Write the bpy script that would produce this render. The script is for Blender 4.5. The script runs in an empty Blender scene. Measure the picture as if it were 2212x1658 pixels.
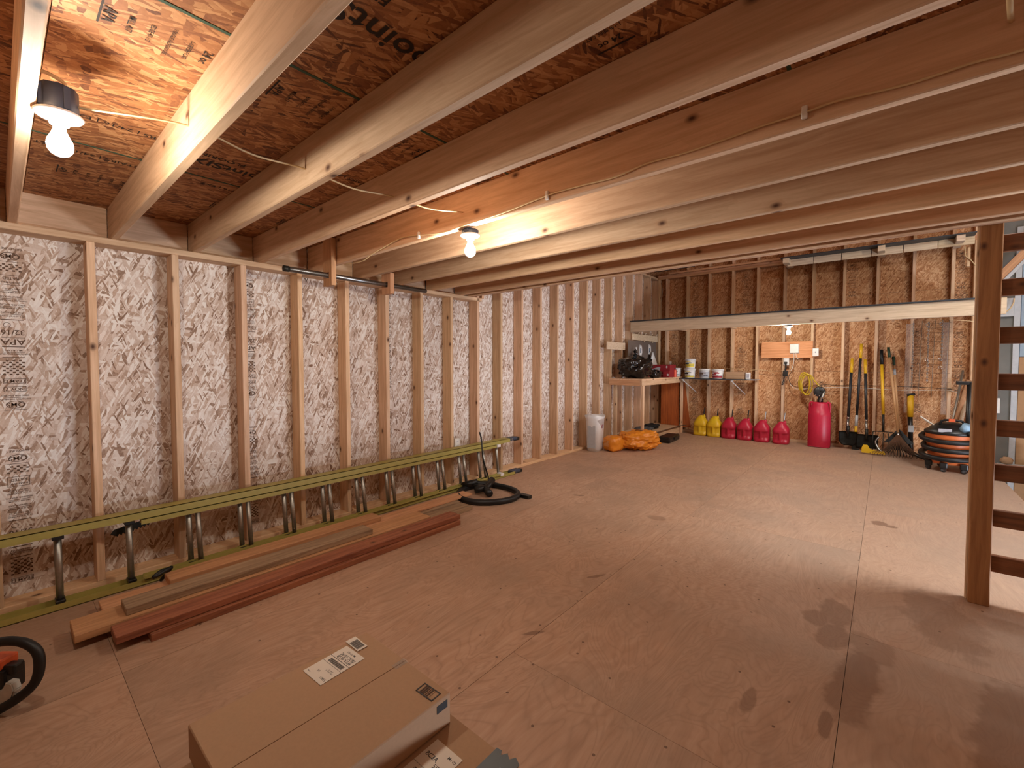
import bpy, bmesh, math, random
from mathutils import Vector, Matrix, noise
R = math.radians
random.seed(7)
scene = bpy.context.scene
col = scene.collection

# ------------------------------------------------------------------ camera
H = 1.36; CX0 = 3.74
FPX = 946.0
pitch = math.atan((818-784.5)/FPX)
cam_d = bpy.data.cameras.new('camera'); cam = bpy.data.objects.new('camera', cam_d); col.objects.link(cam)
cam.location = (CX0, 0, H)
cam.rotation_euler = (math.pi/2 - pitch, 0, R(40.4))
cam_d.sensor_fit = 'HORIZONTAL'; cam_d.sensor_width = 36; cam_d.lens = FPX/2212*36
cam_d.shift_y = -11/2212.0
cam_d.clip_start = 0.05; cam_d.clip_end = 60
scene.camera = cam

# ------------------------------------------------------------------ world, daylight, exposure
w = bpy.data.worlds.new('world'); scene.world = w; w.use_nodes = True
bg = w.node_tree.nodes['Background']; bg.inputs[0].default_value = (0.62, 0.76, 1.0, 1); bg.inputs[1].default_value = 0.25
scene.view_settings.view_transform = 'Standard'; scene.view_settings.look = 'None'
scene.view_settings.gamma = 1; scene.view_settings.use_curve_mapping = False
scene.view_settings.exposure = 1.1
try:
    scene.cycles.use_denoising = True
    scene.cycles.max_bounces = 8; scene.cycles.diffuse_bounces = 5; scene.cycles.glossy_bounces = 3
    scene.cycles.sample_clamp_indirect = 6
    scene.cycles.use_light_tree = True
except Exception: pass
BULBS = (250.0, 330.0, 380.0, 22.0, 420.0)   # emission strength: near, middle and far lamp, added fill panel and high bulb in the tall bay (both hidden by the loft or outside the frame)
DAY = 120.0        # daylight off the snow, through the low door of the sunken bay, watts
ad = bpy.data.lights.new('daylight_door', 'AREA'); ad.shape = 'RECTANGLE'; ad.size = .36; ad.size_y = 1.7; ad.energy = DAY; ad.color = (0.78, 0.87, 1.0)
ao = bpy.data.objects.new('daylight_door', ad); col.objects.link(ao); ao.location = (7.78, 4.2, -.34); ao.rotation_euler = (0, R(90), 0)

# ------------------------------------------------------------------ measured point helpers (image point -> point on a known plane)
_Rm = cam.rotation_euler.to_matrix()
def _ray(px, py): return _Rm @ Vector(((px-1106)/FPX, -(py-818)/FPX, -1))
C0 = Vector((CX0, 0, H))
def Zp(px, py, z=0.0): d = _ray(px, py); return C0 + d*((z-H)/d.z)
def Xp(px, py, x): d = _ray(px, py); return C0 + d*((x-CX0)/d.x)
def Yp(px, py, y): d = _ray(px, py); return C0 + d*(y/d.y)

# ------------------------------------------------------------------ node helpers / materials
def lin(c):
    if isinstance(c, str): c = [int(c[i:i+2], 16)/255 for i in (0, 2, 4)]
    return tuple((x/12.92 if x <= .04045 else ((x+.055)/1.055)**2.4) for x in c[:3]) + (1,)
MATS = {}
class NT:
    def __init__(s, name):
        s.m = bpy.data.materials.new(name); s.m.use_nodes = True; s.t = s.m.node_tree; s.n = s.t.nodes
        s.b = s.n['Principled BSDF']; MATS[name] = s.m
    def new(s, t, **kw):
        n = s.n.new(t)
        for k, v in kw.items(): setattr(n, k, v)
        return n
    def put(s, sock, v):
        if v is None: return
        if hasattr(v, 'is_linked') or isinstance(v, bpy.types.NodeSocket): s.t.links.new(v, sock)
        else: sock.default_value = v
    def math(s, op, a, b=None, c=None, clamp=False):
        n = s.new('ShaderNodeMath', operation=op, use_clamp=clamp)
        s.put(n.inputs[0], a); s.put(n.inputs[1], b); s.put(n.inputs[2], c); return n.outputs[0]
    def vmath(s, op, a, b=None):
        n = s.new('ShaderNodeVectorMath', operation=op); s.put(n.inputs[0], a); s.put(n.inputs[1], b); return n.outputs[0]
    def mix(s, f, a, b, mode='MIX'):
        n = s.new('ShaderNodeMix', data_type='RGBA', blend_type=mode); s.put(n.inputs[0], f); s.put(n.inputs[6], a); s.put(n.inputs[7], b); return n.outputs[2]
    def ramp(s, f, stops, interp='LINEAR'):
        n = s.new('ShaderNodeValToRGB'); n.color_ramp.interpolation = interp
        e = n.color_ramp.elements
        while len(e) < len(stops): e.new(0.5)
        for i, (p, c) in enumerate(stops): e[i].position = p; e[i].color = c if len(c) == 4 else lin(c)
        s.put(n.inputs[0], f); return n.outputs[0]
    def noise(s, v, scale, detail=3, rough=.5, dim='3D', dist=0):
        n = s.new('ShaderNodeTexNoise', noise_dimensions=dim); s.put(n.inputs['Vector'], v)
        n.inputs['Scale'].default_value = scale; n.inputs['Detail'].default_value = detail; n.inputs['Roughness'].default_value = rough; n.inputs['Distortion'].default_value = dist
        return n.outputs[0]
    def sep(s, v): n = s.new('ShaderNodeSeparateXYZ'); s.put(n.inputs[0], v); return n.outputs
    def comb(s, x, y, z=0.0):
        n = s.new('ShaderNodeCombineXYZ'); s.put(n.inputs[0], x); s.put(n.inputs[1], y); s.put(n.inputs[2], z); return n.outputs[0]
    def coords(s, rand=True):
        tc = s.new('ShaderNodeTexCoord').outputs['Object']
        if not rand: return tc
        r = s.new('ShaderNodeObjectInfo').outputs['Random']
        return s.vmath('ADD', tc, s.comb(s.math('MULTIPLY', r, 37.0), s.math('MULTIPLY', r, 91.0), s.math('MULTIPLY', r, 53.0)))
    def bump(s, h, strength=.3, dist=.01):
        n = s.new('ShaderNodeBump'); n.inputs['Strength'].default_value = strength; n.inputs['Distance'].default_value = dist
        s.put(n.inputs['Height'], h); s.t.links.new(n.outputs[0], s.b.inputs['Normal'])

def plain(name, c, rough=.5, metal=0, emit=0, spec=None, alpha=None, coat=0, trans=0, noise_amt=.08, sc=30):
    k = NT(name); c = lin(c) if isinstance(c, str) else c
    if noise_amt:
        f = k.noise(k.coords(), sc, 2)
        cc = k.mix(f, tuple(x*(1-noise_amt*2) for x in c[:3])+(1,), tuple(min(1, x*(1+noise_amt)) for x in c[:3])+(1,))
        k.put(k.b.inputs['Base Color'], cc)
    else: k.b.inputs['Base Color'].default_value = c
    k.b.inputs['Roughness'].default_value = rough; k.b.inputs['Metallic'].default_value = metal
    if coat: k.b.inputs['Coat Weight'].default_value = coat
    if trans: k.b.inputs['Transmission Weight'].default_value = trans
    if alpha is not None: k.b.inputs['Alpha'].default_value = alpha
    if emit: k.b.inputs['Emission Color'].default_value = c; k.b.inputs['Emission Strength'].default_value = emit
    return k.m

def wood(name, axis, c_light, c_dark, knots=True, rough=.72, var=.16, grain=1.0, knot_den=.80):
    k = NT(name); v = k.coords(); x, y, z = k.sep(v)
    s = {'x': (1, 0, 0), 'y': (0, 1, 0), 'z': (0, 0, 1)}[axis]
    L = {'x': x, 'y': y, 'z': z}[axis]; A, B = [q for a, q in zip('xyz', (x, y, z)) if a != axis]
    # low frequency wander of the grain
    wv = k.comb(k.math('MULTIPLY', L, .9), k.math('MULTIPLY', A, 6), k.math('MULTIPLY', B, 6))
    w1 = k.noise(wv, 1.0, 3)
    gv = k.comb(k.math('MULTIPLY', L, 2.0), k.math('MULTIPLY', A, 42), k.math('MULTIPLY', B, 42))
    gv = k.vmath('ADD', gv, k.comb(0.0, k.math('MULTIPLY', w1, 5.0), k.math('MULTIPLY', w1, 4.0)))
    g = k.noise(gv, grain, 4, .62)
    ring = k.math('FRACT', k.math('MULTIPLY', w1, 11.0))
    ring = k.math('POWER', ring, 5.0)
    c = k.ramp(g, [(.30, c_dark), (.62, c_light)])
    c = k.mix(k.math('MULTIPLY', ring, .28), c, lin(c_dark))
    r = k.new('ShaderNodeObjectInfo').outputs['Random']
    tone = k.math('ADD', k.math('MULTIPLY', k.math('FRACT', k.math('MULTIPLY', r, 17.3)), 2*var), 1-var)
    c = k.mix(1.0, c, k.comb(tone, k.math('MULTIPLY', tone, k.math('ADD', .97, k.math('MULTIPLY', k.math('FRACT', k.math('MULTIPLY', r, 5.7)), .05))), k.math('MULTIPLY', tone, k.math('ADD', .93, k.math('MULTIPLY', k.math('FRACT', k.math('MULTIPLY', r, 9.1)), .10)))), 'MULTIPLY')
    if knots:
        kv = k.comb(k.math('MULTIPLY', L, 3.4), k.math('MULTIPLY', k.math('ADD', A, B), 5.5), 0.0)
        vo = k.new('ShaderNodeTexVoronoi', voronoi_dimensions='2D'); k.put(vo.inputs['Vector'], kv); vo.inputs['Scale'].default_value = 1.0
        gate = k.math('GREATER_THAN', k.sep(vo.outputs['Color'])[0], knot_den)
        d = vo.outputs['Distance']
        kn = k.math('MULTIPLY', gate, k.math('SUBTRACT', 1.0, k.math('MULTIPLY', d, 9.5), clamp=True))
        halo = k.math('MULTIPLY', gate, k.math('SUBTRACT', 1.0, k.math('MULTIPLY', d, 4.6), clamp=True))
        c = k.mix(k.math('MULTIPLY', halo, .35), c, lin('a06a3c'))
        c = k.mix(k.math('MULTIPLY', kn, 1.25, clamp=True), c, lin('4e2c18'))
    k.put(k.b.inputs['Base Color'], c); k.b.inputs['Roughness'].default_value = rough
    k.bump(g, .18, .002)
    return k.m

def osb(name, plane, cols, dirang=90, bias=.5, sc=1.0):
    """strand board: layers of stretched cells at several angles, each strand with its own tone"""
    k = NT(name); v = k.coords(); x, y, z = k.sep(v)
    a, b = {'yz': (y, z), 'xz': (x, z), 'xy': (x, y)}[plane]
    base = k.comb(a, b, 0.0)
    nz = k.new('ShaderNodeTexNoise', noise_dimensions='2D'); k.put(nz.inputs['Vector'], base); nz.inputs['Scale'].default_value = 16; nz.inputs['Detail'].default_value = 2
    base = k.vmath('ADD', base, k.vmath('MULTIPLY', k.vmath('SUBTRACT', nz.outputs['Color'], (.5, .5, .5)), (.009, .009, 0)))
    val = None; edge = None
    angs = [(dirang-8, 30, 7), (dirang+38, 44, 9), (dirang-42, 38, 8), (dirang+14, 50, 9), (dirang+84, 46, 12), (dirang-20, 62, 12), (dirang+22, 120, 15), (dirang-30, 130, 16)]
    for i, (an, s1, s2) in enumerate(angs):
        mp = k.new('ShaderNodeMapping', vector_type='POINT'); k.put(mp.inputs['Vector'], base)
        mp.inputs['Rotation'].default_value = (0, 0, -R(an)); mp.inputs['Location'].default_value = (i*3.7, i*1.9, 0)
        sm = k.vmath('MULTIPLY', mp.outputs[0], (s2*sc, s1*sc, 1))
        vo = k.new('ShaderNodeTexVoronoi', voronoi_dimensions='2D', feature='F1'); k.put(vo.inputs['Vector'], sm); vo.inputs['Scale'].default_value = 1; vo.inputs['Randomness'].default_value = 1
        cr = k.sep(vo.outputs['Color'])
        if val is None: val = cr[0]; edge = vo.outputs['Distance']
        else:
            m = k.math('MULTIPLY', k.math('GREATER_THAN', cr[1], bias if i < 6 else .80), k.math('LESS_THAN', vo.outputs['Distance'], .62))
            mx = k.new('ShaderNodeMix', data_type='FLOAT'); k.put(mx.inputs[0], m); k.put(mx.inputs[2], val); k.put(mx.inputs[3], cr[0]); val = mx.outputs[0]
            mx = k.new('ShaderNodeMix', data_type='FLOAT'); k.put(mx.inputs[0], m); k.put(mx.inputs[2], edge); k.put(mx.inputs[3], vo.outputs['Distance']); edge = mx.outputs[0]
    fine = k.noise(k.vmath('MULTIPLY', base, (60, 60, 1)), 1.6, 4, .65)
    big = k.noise(base, 2.2, 3)
    t = k.math('ADD', k.math('MULTIPLY', val, .74), k.math('ADD', k.math('MULTIPLY', fine, .30), k.math('MULTIPLY', big, .22)))
    t = k.math('SUBTRACT', t, .13)
    c = k.ramp(t, [(.10, cols[0]), (.27, cols[1]), (.55, cols[2]), (.82, cols[3])])
    e = k.math('MULTIPLY', k.math('SUBTRACT', edge, .50), 2.2, clamp=True)
    c = k.mix(k.math('MULTIPLY', e, .30), c, lin(cols[0]))
    k.put(k.b.inputs['Base Color'], c); k.b.inputs['Roughness'].default_value = .75
    k.bump(k.math('ADD', k.math('MULTIPLY', val, .8), k.math('SUBTRACT', .6, edge)), .35, .003)
    return k.m

def plywood_floor():
    k = NT('floor_plywood'); tc = k.coords(False); v = k.coords(); x, y, z = k.sep(v)
    q = k.comb(k.math('MULTIPLY', x, 2.3), k.math('MULTIPLY', y, .85), 0.0)
    w1 = k.noise(q, 1.0, 4, .5, '2D', 1.1)
    ring = k.math('FRACT', k.math('MULTIPLY', w1, 26.0)); ring = k.math('ABSOLUTE', k.math('SUBTRACT', ring, .5))
    ring = k.math('POWER', k.math('MULTIPLY', ring, 2.0), 3.0)
    g = k.noise(k.comb(k.math('ADD', k.math('MULTIPLY', x, 38), k.math('MULTIPLY', w1, 14.0)), k.math('MULTIPLY', y, 4), 0.0), 1.0, 4, .6, '2D')
    blot = k.noise(k.comb(x, y, 0.0), 1.1, 5, .6, '2D')
    c = k.ramp(g, [(.15, 'ac866a'), (.85, 'c6a48a')])
    c = k.mix(k.math('MULTIPLY', ring, .36), c, lin('8c6a52'))
    c = k.mix(k.math('MULTIPLY', k.math('SUBTRACT', blot, .42, clamp=True), 1.6, clamp=True), c, lin('907864'))
    # cool daylight put into the colour: floor greyer towards the right
    wx, wy, wz = k.sep(k.new('ShaderNodeNewGeometry').outputs['Position'])
    gr = k.math('MULTIPLY', k.math('SUBTRACT', k.math('ADD', wx, k.math('MULTIPLY', blot, 1.6)), 3.0), .38, clamp=True)
    c = k.mix(k.math('MULTIPLY', gr, .6), c, lin('a8978a'))
    # specks
    vo = k.new('ShaderNodeTexVoronoi', voronoi_dimensions='2D'); k.put(vo.inputs['Vector'], k.comb(x, y, 0.0)); vo.inputs['Scale'].default_value = 5.0
    sp = k.math('MULTIPLY', k.math('LESS_THAN', vo.outputs['Distance'], .030), k.math('GREATER_THAN', k.sep(vo.outputs['Color'])[0], .65))
    c = k.mix(k.math('MULTIPLY', sp, .75), c, lin('4a2c1c'))
    # oily stains that lie where the photograph has them: (x, y, rx, ry, turn, strength)
    nz = k.noise(k.comb(wx, wy, 0.0), 9, 3, .6, '2D')
    st = [(3.56, 2.93, .07, .13, 0, .55), (3.49, 2.80, .05, .09, 0, .6), (3.57, 2.66, .06, .12, 0, .6), (3.67, 2.33, .075, .25, -4, .6),
          (3.72, 2.68, .07, .12, 20, .4), (3.35, 1.93, .022, .07, 0, .6), (3.60, 1.99, .02, .07, 0, .7), (3.735, 4.83, .05, .06, 0, .9), (3.81, 4.79, .035, .035, 0, .85),
          (2.24, 3.73, .07, .05, 0, .5), (2.36, 2.44, .013, .06, -30, .8), (4.12, 2.33, .09, .40, -8, .55), (4.0, 3.2, .13, .30, 10, .4), (2.42, 1.72, .012, .05, -35, .8), (1.36, 3.85, .05, .02, 20, .7)]
    tot = None
    for (sx, sy, rx, ry, an, stg) in st:
        mp = k.new('ShaderNodeMapping', vector_type='TEXTURE'); k.put(mp.inputs['Vector'], k.comb(wx, wy, 0.0))
        mp.inputs['Location'].default_value = (sx, sy, 0); mp.inputs['Rotation'].default_value = (0, 0, R(an)); mp.inputs['Scale'].default_value = (rx, ry, 1)
        ln = k.new('ShaderNodeVectorMath', operation='LENGTH'); k.put(ln.inputs[0], mp.outputs[0])
        f = k.math('MULTIPLY', k.math('MULTIPLY', k.math('SUBTRACT', k.math('ADD', 1.25, k.math('MULTIPLY', k.math('SUBTRACT', nz, .5), 1.1)), ln.outputs['Value']), 3.5, clamp=True), stg)
        tot = f if tot is None else k.math('MAXIMUM', tot, f)
    c = k.mix(k.math('MULTIPLY', tot, .8), c, lin('6e4e3a'))
    k.put(k.b.inputs['Base Color'], c); k.b.inputs['Roughness'].default_value = .6
    k.bump(k.math('ADD', g, k.math('MULTIPLY', ring, .4)), .12, .002)
    return k.m

# framing lumber
for ax in 'xyz':
    wood('pine_'+ax, ax, 'dcba98', 'c09a76', knot_den=.66)
    wood('joist_'+ax, ax, 'd9b898', 'be9a78', knot_den=.76)
    wood('fir_'+ax, ax, 'd6a47c', 'b98862')
wood('old_plank', 'y', 'a98f72', '7d6248', var=.05, knot_den=.9)
wood('red_plank', 'y', 'a56848', '74402a', var=.05, knot_den=.86)
wood('fresh_plank', 'y', 'cb9a70', 'ad7e56', var=.05)
wood('orange_plywood', 'z', 'b8622a', '8c4419', var=.05, knots=False)
wood('board_plywood', 'x', 'e0a070', 'c98656', var=.03, knots=False)
wood('ladder_post', 'z', 'a4754a', '855a36', var=.04, knot_den=.62)
wood('ladder_rung', 'x', '7e4f30', '5d3820', var=.10)
wood('beam_x', 'x', 'd2bca4', 'b49c84', var=.04)
wood('white_board', 'x', 'ddc8ac', 'c0a488', var=.05, knots=False)
osb('osb_left', 'yz', ('7a5a44', 'b89e8a', 'd6c6ba', 'e9e3dc'), 90, .45, 1.0)
osb('osb_back', 'xz', ('85542f', 'ac764a', 'c29064', 'd8ae84'), 80, .45, 1.1)
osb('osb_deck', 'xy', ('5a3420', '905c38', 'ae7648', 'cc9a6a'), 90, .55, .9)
plywood_floor()
plain('subfloor_dark', '20140c', .9); plain('ink', '2c2018', .8, noise_amt=0); plain('ink_faded', '5c4433', .8, noise_amt=0); plain('green_edge', '3f5a46', .8)
plain('white_plastic', 'e6e4de', .35); plain('bin_white', 'e4e4e4', .4, noise_amt=.03); plain('black_plastic', '141414', .38); plain('black_rubber', '0e0e0f', .5)
plain('black_bag', '0b0b0d', .16, coat=.4); plain('orange_bag', 'e08a22', .38); plain('yellow_plastic', 'e0b820', .4); plain('red_plastic', 'b81e3c', .38)
plain('steel', 'a8a8a6', .35, metal=1); plain('pipe_steel', '8c8f92', .32, metal=1, noise_amt=.12, sc=50); plain('alu', 'b4b2aa', .42, metal=.9, noise_amt=.15, sc=60)
plain('rail_yellow', 'aa9e54', .5); plain('cable', 'd8be90', .5, noise_amt=.02); plain('cable_white', 'dcd8cc', .5); plain('box_blue', '3c4658', .5)
plain('cardboard', 'ad8a6a', .85, noise_amt=.05, sc=120); plain('cardboard_edge', '7a5638', .9); plain('paper', 'e0d6c8', .8, noise_amt=.02); plain('tape_dark', '2b2f2c', .45)
plain('vac_orange', 'd8723c', .42); plain('grip_yellow', 'e2b021', .4); plain('shaft_dark', '26282b', .4); plain('steel_dark', '33322e', .45, metal=.6, noise_amt=.2)
plain('rust_wire', '6a4a34', .6, metal=.3); plain('green_rubber', '1f3a26', .6); plain('wood_handle', 'c79a6c', .55); plain('pegboard', '6e6058', .8); plain('chrome', 'd0d0d0', .15, metal=1)
plain('shelf_dark', '2c3440', .5); plain('cloth_grey', '4c4c4e', .9); plain('cloth_black', '121315', .8); plain('maroon', '8c1f28', .5); plain('label_grey', 'a8a8b0', .6)
plain('deck_dark', '252c34', .5); plain('slab', 'b9bfc2', .7); plain('concrete', '75746f', .9, noise_amt=.2, sc=4); plain('panel_blue', '8fa2b2', .6); plain('trim_white', 'b4b8bc', .5)
plain('clear_tube', 'b99a2a', .2, noise_amt=.02); plain('saw_white', 'c4c0b6', .5); plain('saw_orange', 'd2592a', .45); plain('dark_green', '1c2820', .5); plain('tan_panel', 'a8835e', .8)
plain('soft_blue', '8fb2cc', .6); plain('spray_orange', 'd8553a', .4); plain('clear_film', 'c8c0b8', .25, alpha=.16, noise_amt=0)
for i, e in enumerate(BULBS): plain('bulb_glass_%d' % i, ((1.0, .91, .79, 1), (1.0, 1.0, .98, 1))[i == 3], .4, emit=e, noise_amt=0)
for n, c in (('print_black', '1c1c1e'), ('print_blue', '2d4a66'), ('print_red', '9a2a34'), ('print_yellow', 'dcc84a'), ('print_orange', 'e0a060')): plain(n, c, .6, noise_amt=0)
# clearer side face of the ceiling boards gets the same stuff
def M(n): return MATS[n]

# ------------------------------------------------------------------ object helpers
ROOT = {}
def thing(name, label=None, cat=None, loc=(0, 0, 0), rotz=0, group=None, kind=None):
    o = bpy.data.objects.new(name, None); col.objects.link(o); o.location = loc; o.rotation_euler = (0, 0, rotz); o.empty_display_size = .05
    if label: o['label'] = label
    if cat: o['category'] = cat
    if group: o['group'] = group
    if kind: o['kind'] = kind
    return o
def tag(o, label=None, cat=None, group=None, kind=None):
    if label: o['label'] = label
    if cat: o['category'] = cat
    if group: o['group'] = group
    if kind: o['kind'] = kind
    return o
def pmat(p):   # matrix of a (chain of) parent, without the depsgraph
    m = Matrix.LocRotScale(p.location, p.rotation_euler, p.scale)
    return (pmat(p.parent) @ p.matrix_parent_inverse @ m) if p.parent else m
def link(name, mesh, parent=None, local=False, loc=(0, 0, 0), rot=(0, 0, 0), label=None):
    o = bpy.data.objects.new(name, mesh); col.objects.link(o); o.location = loc; o.rotation_euler = rot
    if parent is not None:
        o.parent = parent
        if not local: o.matrix_parent_inverse = pmat(parent).inverted()
    if label: o['label'] = label
    return o
BOXC = {}
def box_mesh(dx, dy, dz, mat, bev=.003):
    key = (round(dx, 4), round(dy, 4), round(dz, 4), mat, bev)
    if key in BOXC: return BOXC[key]
    bm = bmesh.new(); bmesh.ops.create_cube(bm, size=1)
    for v in bm.verts: v.co = Vector((v.co.x*dx, v.co.y*dy, v.co.z*dz))
    if bev and min(dx, dy, dz) > bev*2.5:
        bmesh.ops.bevel(bm, geom=list(bm.edges), offset=bev, segments=1, affect='EDGES', profile=.5)
    me = bpy.data.meshes.new('m'); bm.to_mesh(me); bm.free(); me.materials.append(M(mat)); BOXC[key] = me
    return me
def bx(name, x0, x1, y0, y1, z0, z1, mat, parent=None, bev=.003, local=False, rot=(0, 0, 0), label=None):
    return link(name, box_mesh(abs(x1-x0), abs(y1-y0), abs(z1-z0), mat, bev), parent, local, ((x0+x1)/2, (y0+y1)/2, (z0+z1)/2), rot, label)
class MB:
    """one mesh collected from several shapes"""
    def __init__(s): s.bm = bmesh.new(); s.mats = []
    def mi(s, mat):
        if mat not in s.mats: s.mats.append(mat)
        return s.mats.index(mat)
    def box(s, x0, x1, y0, y1, z0, z1, mat, bev=0, mtx=None):
        t = bmesh.new(); bmesh.ops.create_cube(t, size=1)
        for v in t.verts: v.co = Vector(((x0+x1)/2+v.co.x*(x1-x0), (y0+y1)/2+v.co.y*(y1-y0), (z0+z1)/2+v.co.z*(z1-z0)))
        if bev: bmesh.ops.bevel(t, geom=list(t.edges), offset=bev, segments=2, affect='EDGES', profile=.6)
        s.merge(t, mat, mtx)
    def merge(s, t, mat, mtx=None, smooth=False):
        i = s.mi(mat)
        for f in t.faces: f.material_index = i; f.smooth = smooth
        if mtx is not None: bmesh.ops.transform(t, matrix=mtx, verts=t.verts)
        me = bpy.data.meshes.new('t'); t.to_mesh(me); t.free(); s.bm.from_mesh(me); bpy.data.meshes.remove(me)
    def tube(s, pts, r, mat, n=8, mtx=None, cap=True, rad=None, flat=1.0):
        pts = [Vector(p) for p in pts]; t = bmesh.new(); rings = []
        up = Vector((0, 0, 1)); prev = None
        for i, p in enumerate(pts):
            d = (pts[min(i+1, len(pts)-1)] - pts[max(i-1, 0)]).normalized()
            if prev is None:
                a = up if abs(d.z) < .9 else Vector((1, 0, 0)); u = d.cross(a).normalized()
            else: u = (prev - d*prev.dot(d)).normalized()
            prev = u; v = d.cross(u); rr = rad[i] if rad else r
            rings.append([t.verts.new(p + u*math.cos(2*math.pi*j/n)*rr + v*math.sin(2*math.pi*j/n)*rr*flat) for j in range(n)])
        for a, b in zip(rings, rings[1:]):
            for j in range(n): t.faces.new((a[j], a[(j+1) % n], b[(j+1) % n], b[j]))
        if cap: t.faces.new(rings[0][::-1]); t.faces.new(rings[-1])
        bmesh.ops.recalc_face_normals(t, faces=t.faces)
        s.merge(t, mat, mtx, True)
    def lathe(s, prof, mat, n=24, mtx=None, sq=None):
        t = bmesh.new(); rings = []
        for r, z in prof:
            ring = []
            for j in range(n):
                a = 2*math.pi*j/n; rr = r
                if sq: rr = r/((abs(math.cos(a))**sq + abs(math.sin(a))**sq)**(1/sq))
                ring.append(t.verts.new((rr*math.cos(a), rr*math.sin(a), z)))
            rings.append(ring)
        for a, b in zip(rings, rings[1:]):
            for j in range(n): t.faces.new((a[j], a[(j+1) % n], b[(j+1) % n], b[j]))
        if prof[0][0] > 1e-4: t.faces.new(rings[0][::-1])
        if prof[-1][0] > 1e-4: t.faces.new(rings[-1])
        bmesh.ops.remove_doubles(t, verts=t.verts, dist=1e-5); bmesh.ops.recalc_face_normals(t, faces=t.faces)
        s.merge(t, mat, mtx, True)
    def poly(s, pts, thick, mat, mtx=None, bev=0):
        """flat outline (x,y) extruded along z"""
        t = bmesh.new(); f = t.faces.new([t.verts.new((p[0], p[1], 0)) for p in pts])
        r = bmesh.ops.extrude_face_region(t, geom=[f]); bmesh.ops.translate(t, verts=[v for v in r['geom'] if isinstance(v, bmesh.types.BMVert)], vec=(0, 0, thick))
        bmesh.ops.recalc_face_normals(t, faces=t.faces)
        if bev: bmesh.ops.bevel(t, geom=list(t.edges), offset=bev, segments=2, affect='EDGES')
        s.merge(t, mat, mtx)
    def build(s, name, parent=None, local=False, loc=(0, 0, 0), rot=(0, 0, 0), label=None, smooth=None):
        me = bpy.data.meshes.new(name); s.bm.to_mesh(me); s.bm.free()
        for m in s.mats: me.materials.append(M(m))
        return link(name, me, parent, local, loc, rot, label)
def tube(name, pts, r, mat, parent=None, n=8, **kw):
    lab = kw.pop('label', None); loc = kw.pop('local', False); m = MB(); m.tube(pts, r, mat, n, **kw); return m.build(name, parent, loc, label=lab)
def cr(pts, k=6):
    """smooth path through points"""
    pts = [Vector(p) for p in pts]; out = []
    P = [pts[0]*2-pts[1]] + pts + [pts[-1]*2-pts[-2]]
    for i in range(1, len(P)-2):
        for j in range(k):
            t = j/k; a, b, c, d = P[i-1:i+3]
            out.append(.5*((2*b)+(c-a)*t+(2*a-5*b+4*c-d)*t*t+(3*b-a-3*c+d)*t**3))
    out.append(pts[-1]); return out
TXT = {}
def text_bm(s, size):
    key = (s, size)
    if key not in TXT:
        cu = bpy.data.curves.new('t', 'FONT'); cu.body = s; cu.size = size; cu.align_x = 'CENTER'; cu.align_y = 'CENTER'; cu.offset = size*.012; cu.resolution_u = 3
        ob = bpy.data.objects.new('t', cu); col.objects.link(ob)
        me = bpy.data.meshes.new_from_object(ob); col.objects.unlink(ob); bpy.data.objects.remove(ob); TXT[key] = me
    b = bmesh.new(); b.from_mesh(TXT[key]); return b
def frame(origin, u, v):
    """matrix whose local x runs along u, y along v"""
    u = Vector(u).normalized(); v = Vector(v).normalized(); n = u.cross(v)
    m = Matrix((u, v, n)).transposed().to_4x4(); m.translation = Vector(origin); return m
def blob(rx, ry, rz, mat, amp=.12, freq=3.0, seed=0, boxy=2.6, sub=4, flatz=True, pinch=None):
    t = bmesh.new(); bmesh.ops.create_icosphere(t, subdivisions=sub, radius=1)
    for v in t.verts:
        p = v.co.copy(); f = (abs(p.x)**boxy+abs(p.y)**boxy+abs(p.z)**boxy)**(-1/boxy); p *= f
        q = p*freq + Vector((seed*7.1, seed*3.3, seed))
        d = noise.noise(q)*amp + (abs(noise.noise(q*2.3))-.2)*amp*.9
        p *= (1+d)
        if pinch and p.z > pinch: s = max(.14, 1-(p.z-pinch)*1.7); p.x *= s; p.y *= s
        v.co = Vector((p.x*rx, p.y*ry, max(p.z, -1)*rz if flatz else p.z*rz))
    m = MB(); m.merge(t, mat, Matrix.Translation((0, 0, rz)), True); return m

# ================================================================== SETTING
XL = 0.14           # front of the left studs
YB = 8.88; YO = 9.0   # front of the back studs, face of the back sheathing
ZP = 2.08; ZJ = 2.118; ZD = 2.32   # under the top plate, under the joists, under the loft deck
RX = 7.8; YF = -2.4
EAVE = 3.11
# ---- floor: plywood sheets, seams left open a few millimetres
floor = thing('floor', kind='structure')
bx('subfloor', -.02, 4.815, YF, YO, -.10, -.019, 'subfloor_dark', floor, 0)
cols_x = [(0, 1.218), (1.218, 2.436), (2.436, 3.637), (3.637, 4.82)]
offs = [.32, 2.76, 1.54, 2.755]
for (x0, x1), off in zip(cols_x, offs):
    y = off - 2.44*3
    while y < YO:
        a, b = max(y, YF), min(y+2.44, YO)
        if b > a: bx('plywood_sheet', x0+.0010, x1-.0010, a+.0007, b-.0007, -.018, 0, 'floor_plywood', floor, 0)
        y += 2.44
slab = thing('floor_2', kind='structure')
bx('concrete_slab', 4.60, RX, YF, YO, -1.42, -1.32, 'slab', slab, 0)
bx('floor_edge_board', 4.80, 4.818, YF, YO, -1.32, -.019, 'pine_y', slab, 0)
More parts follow.
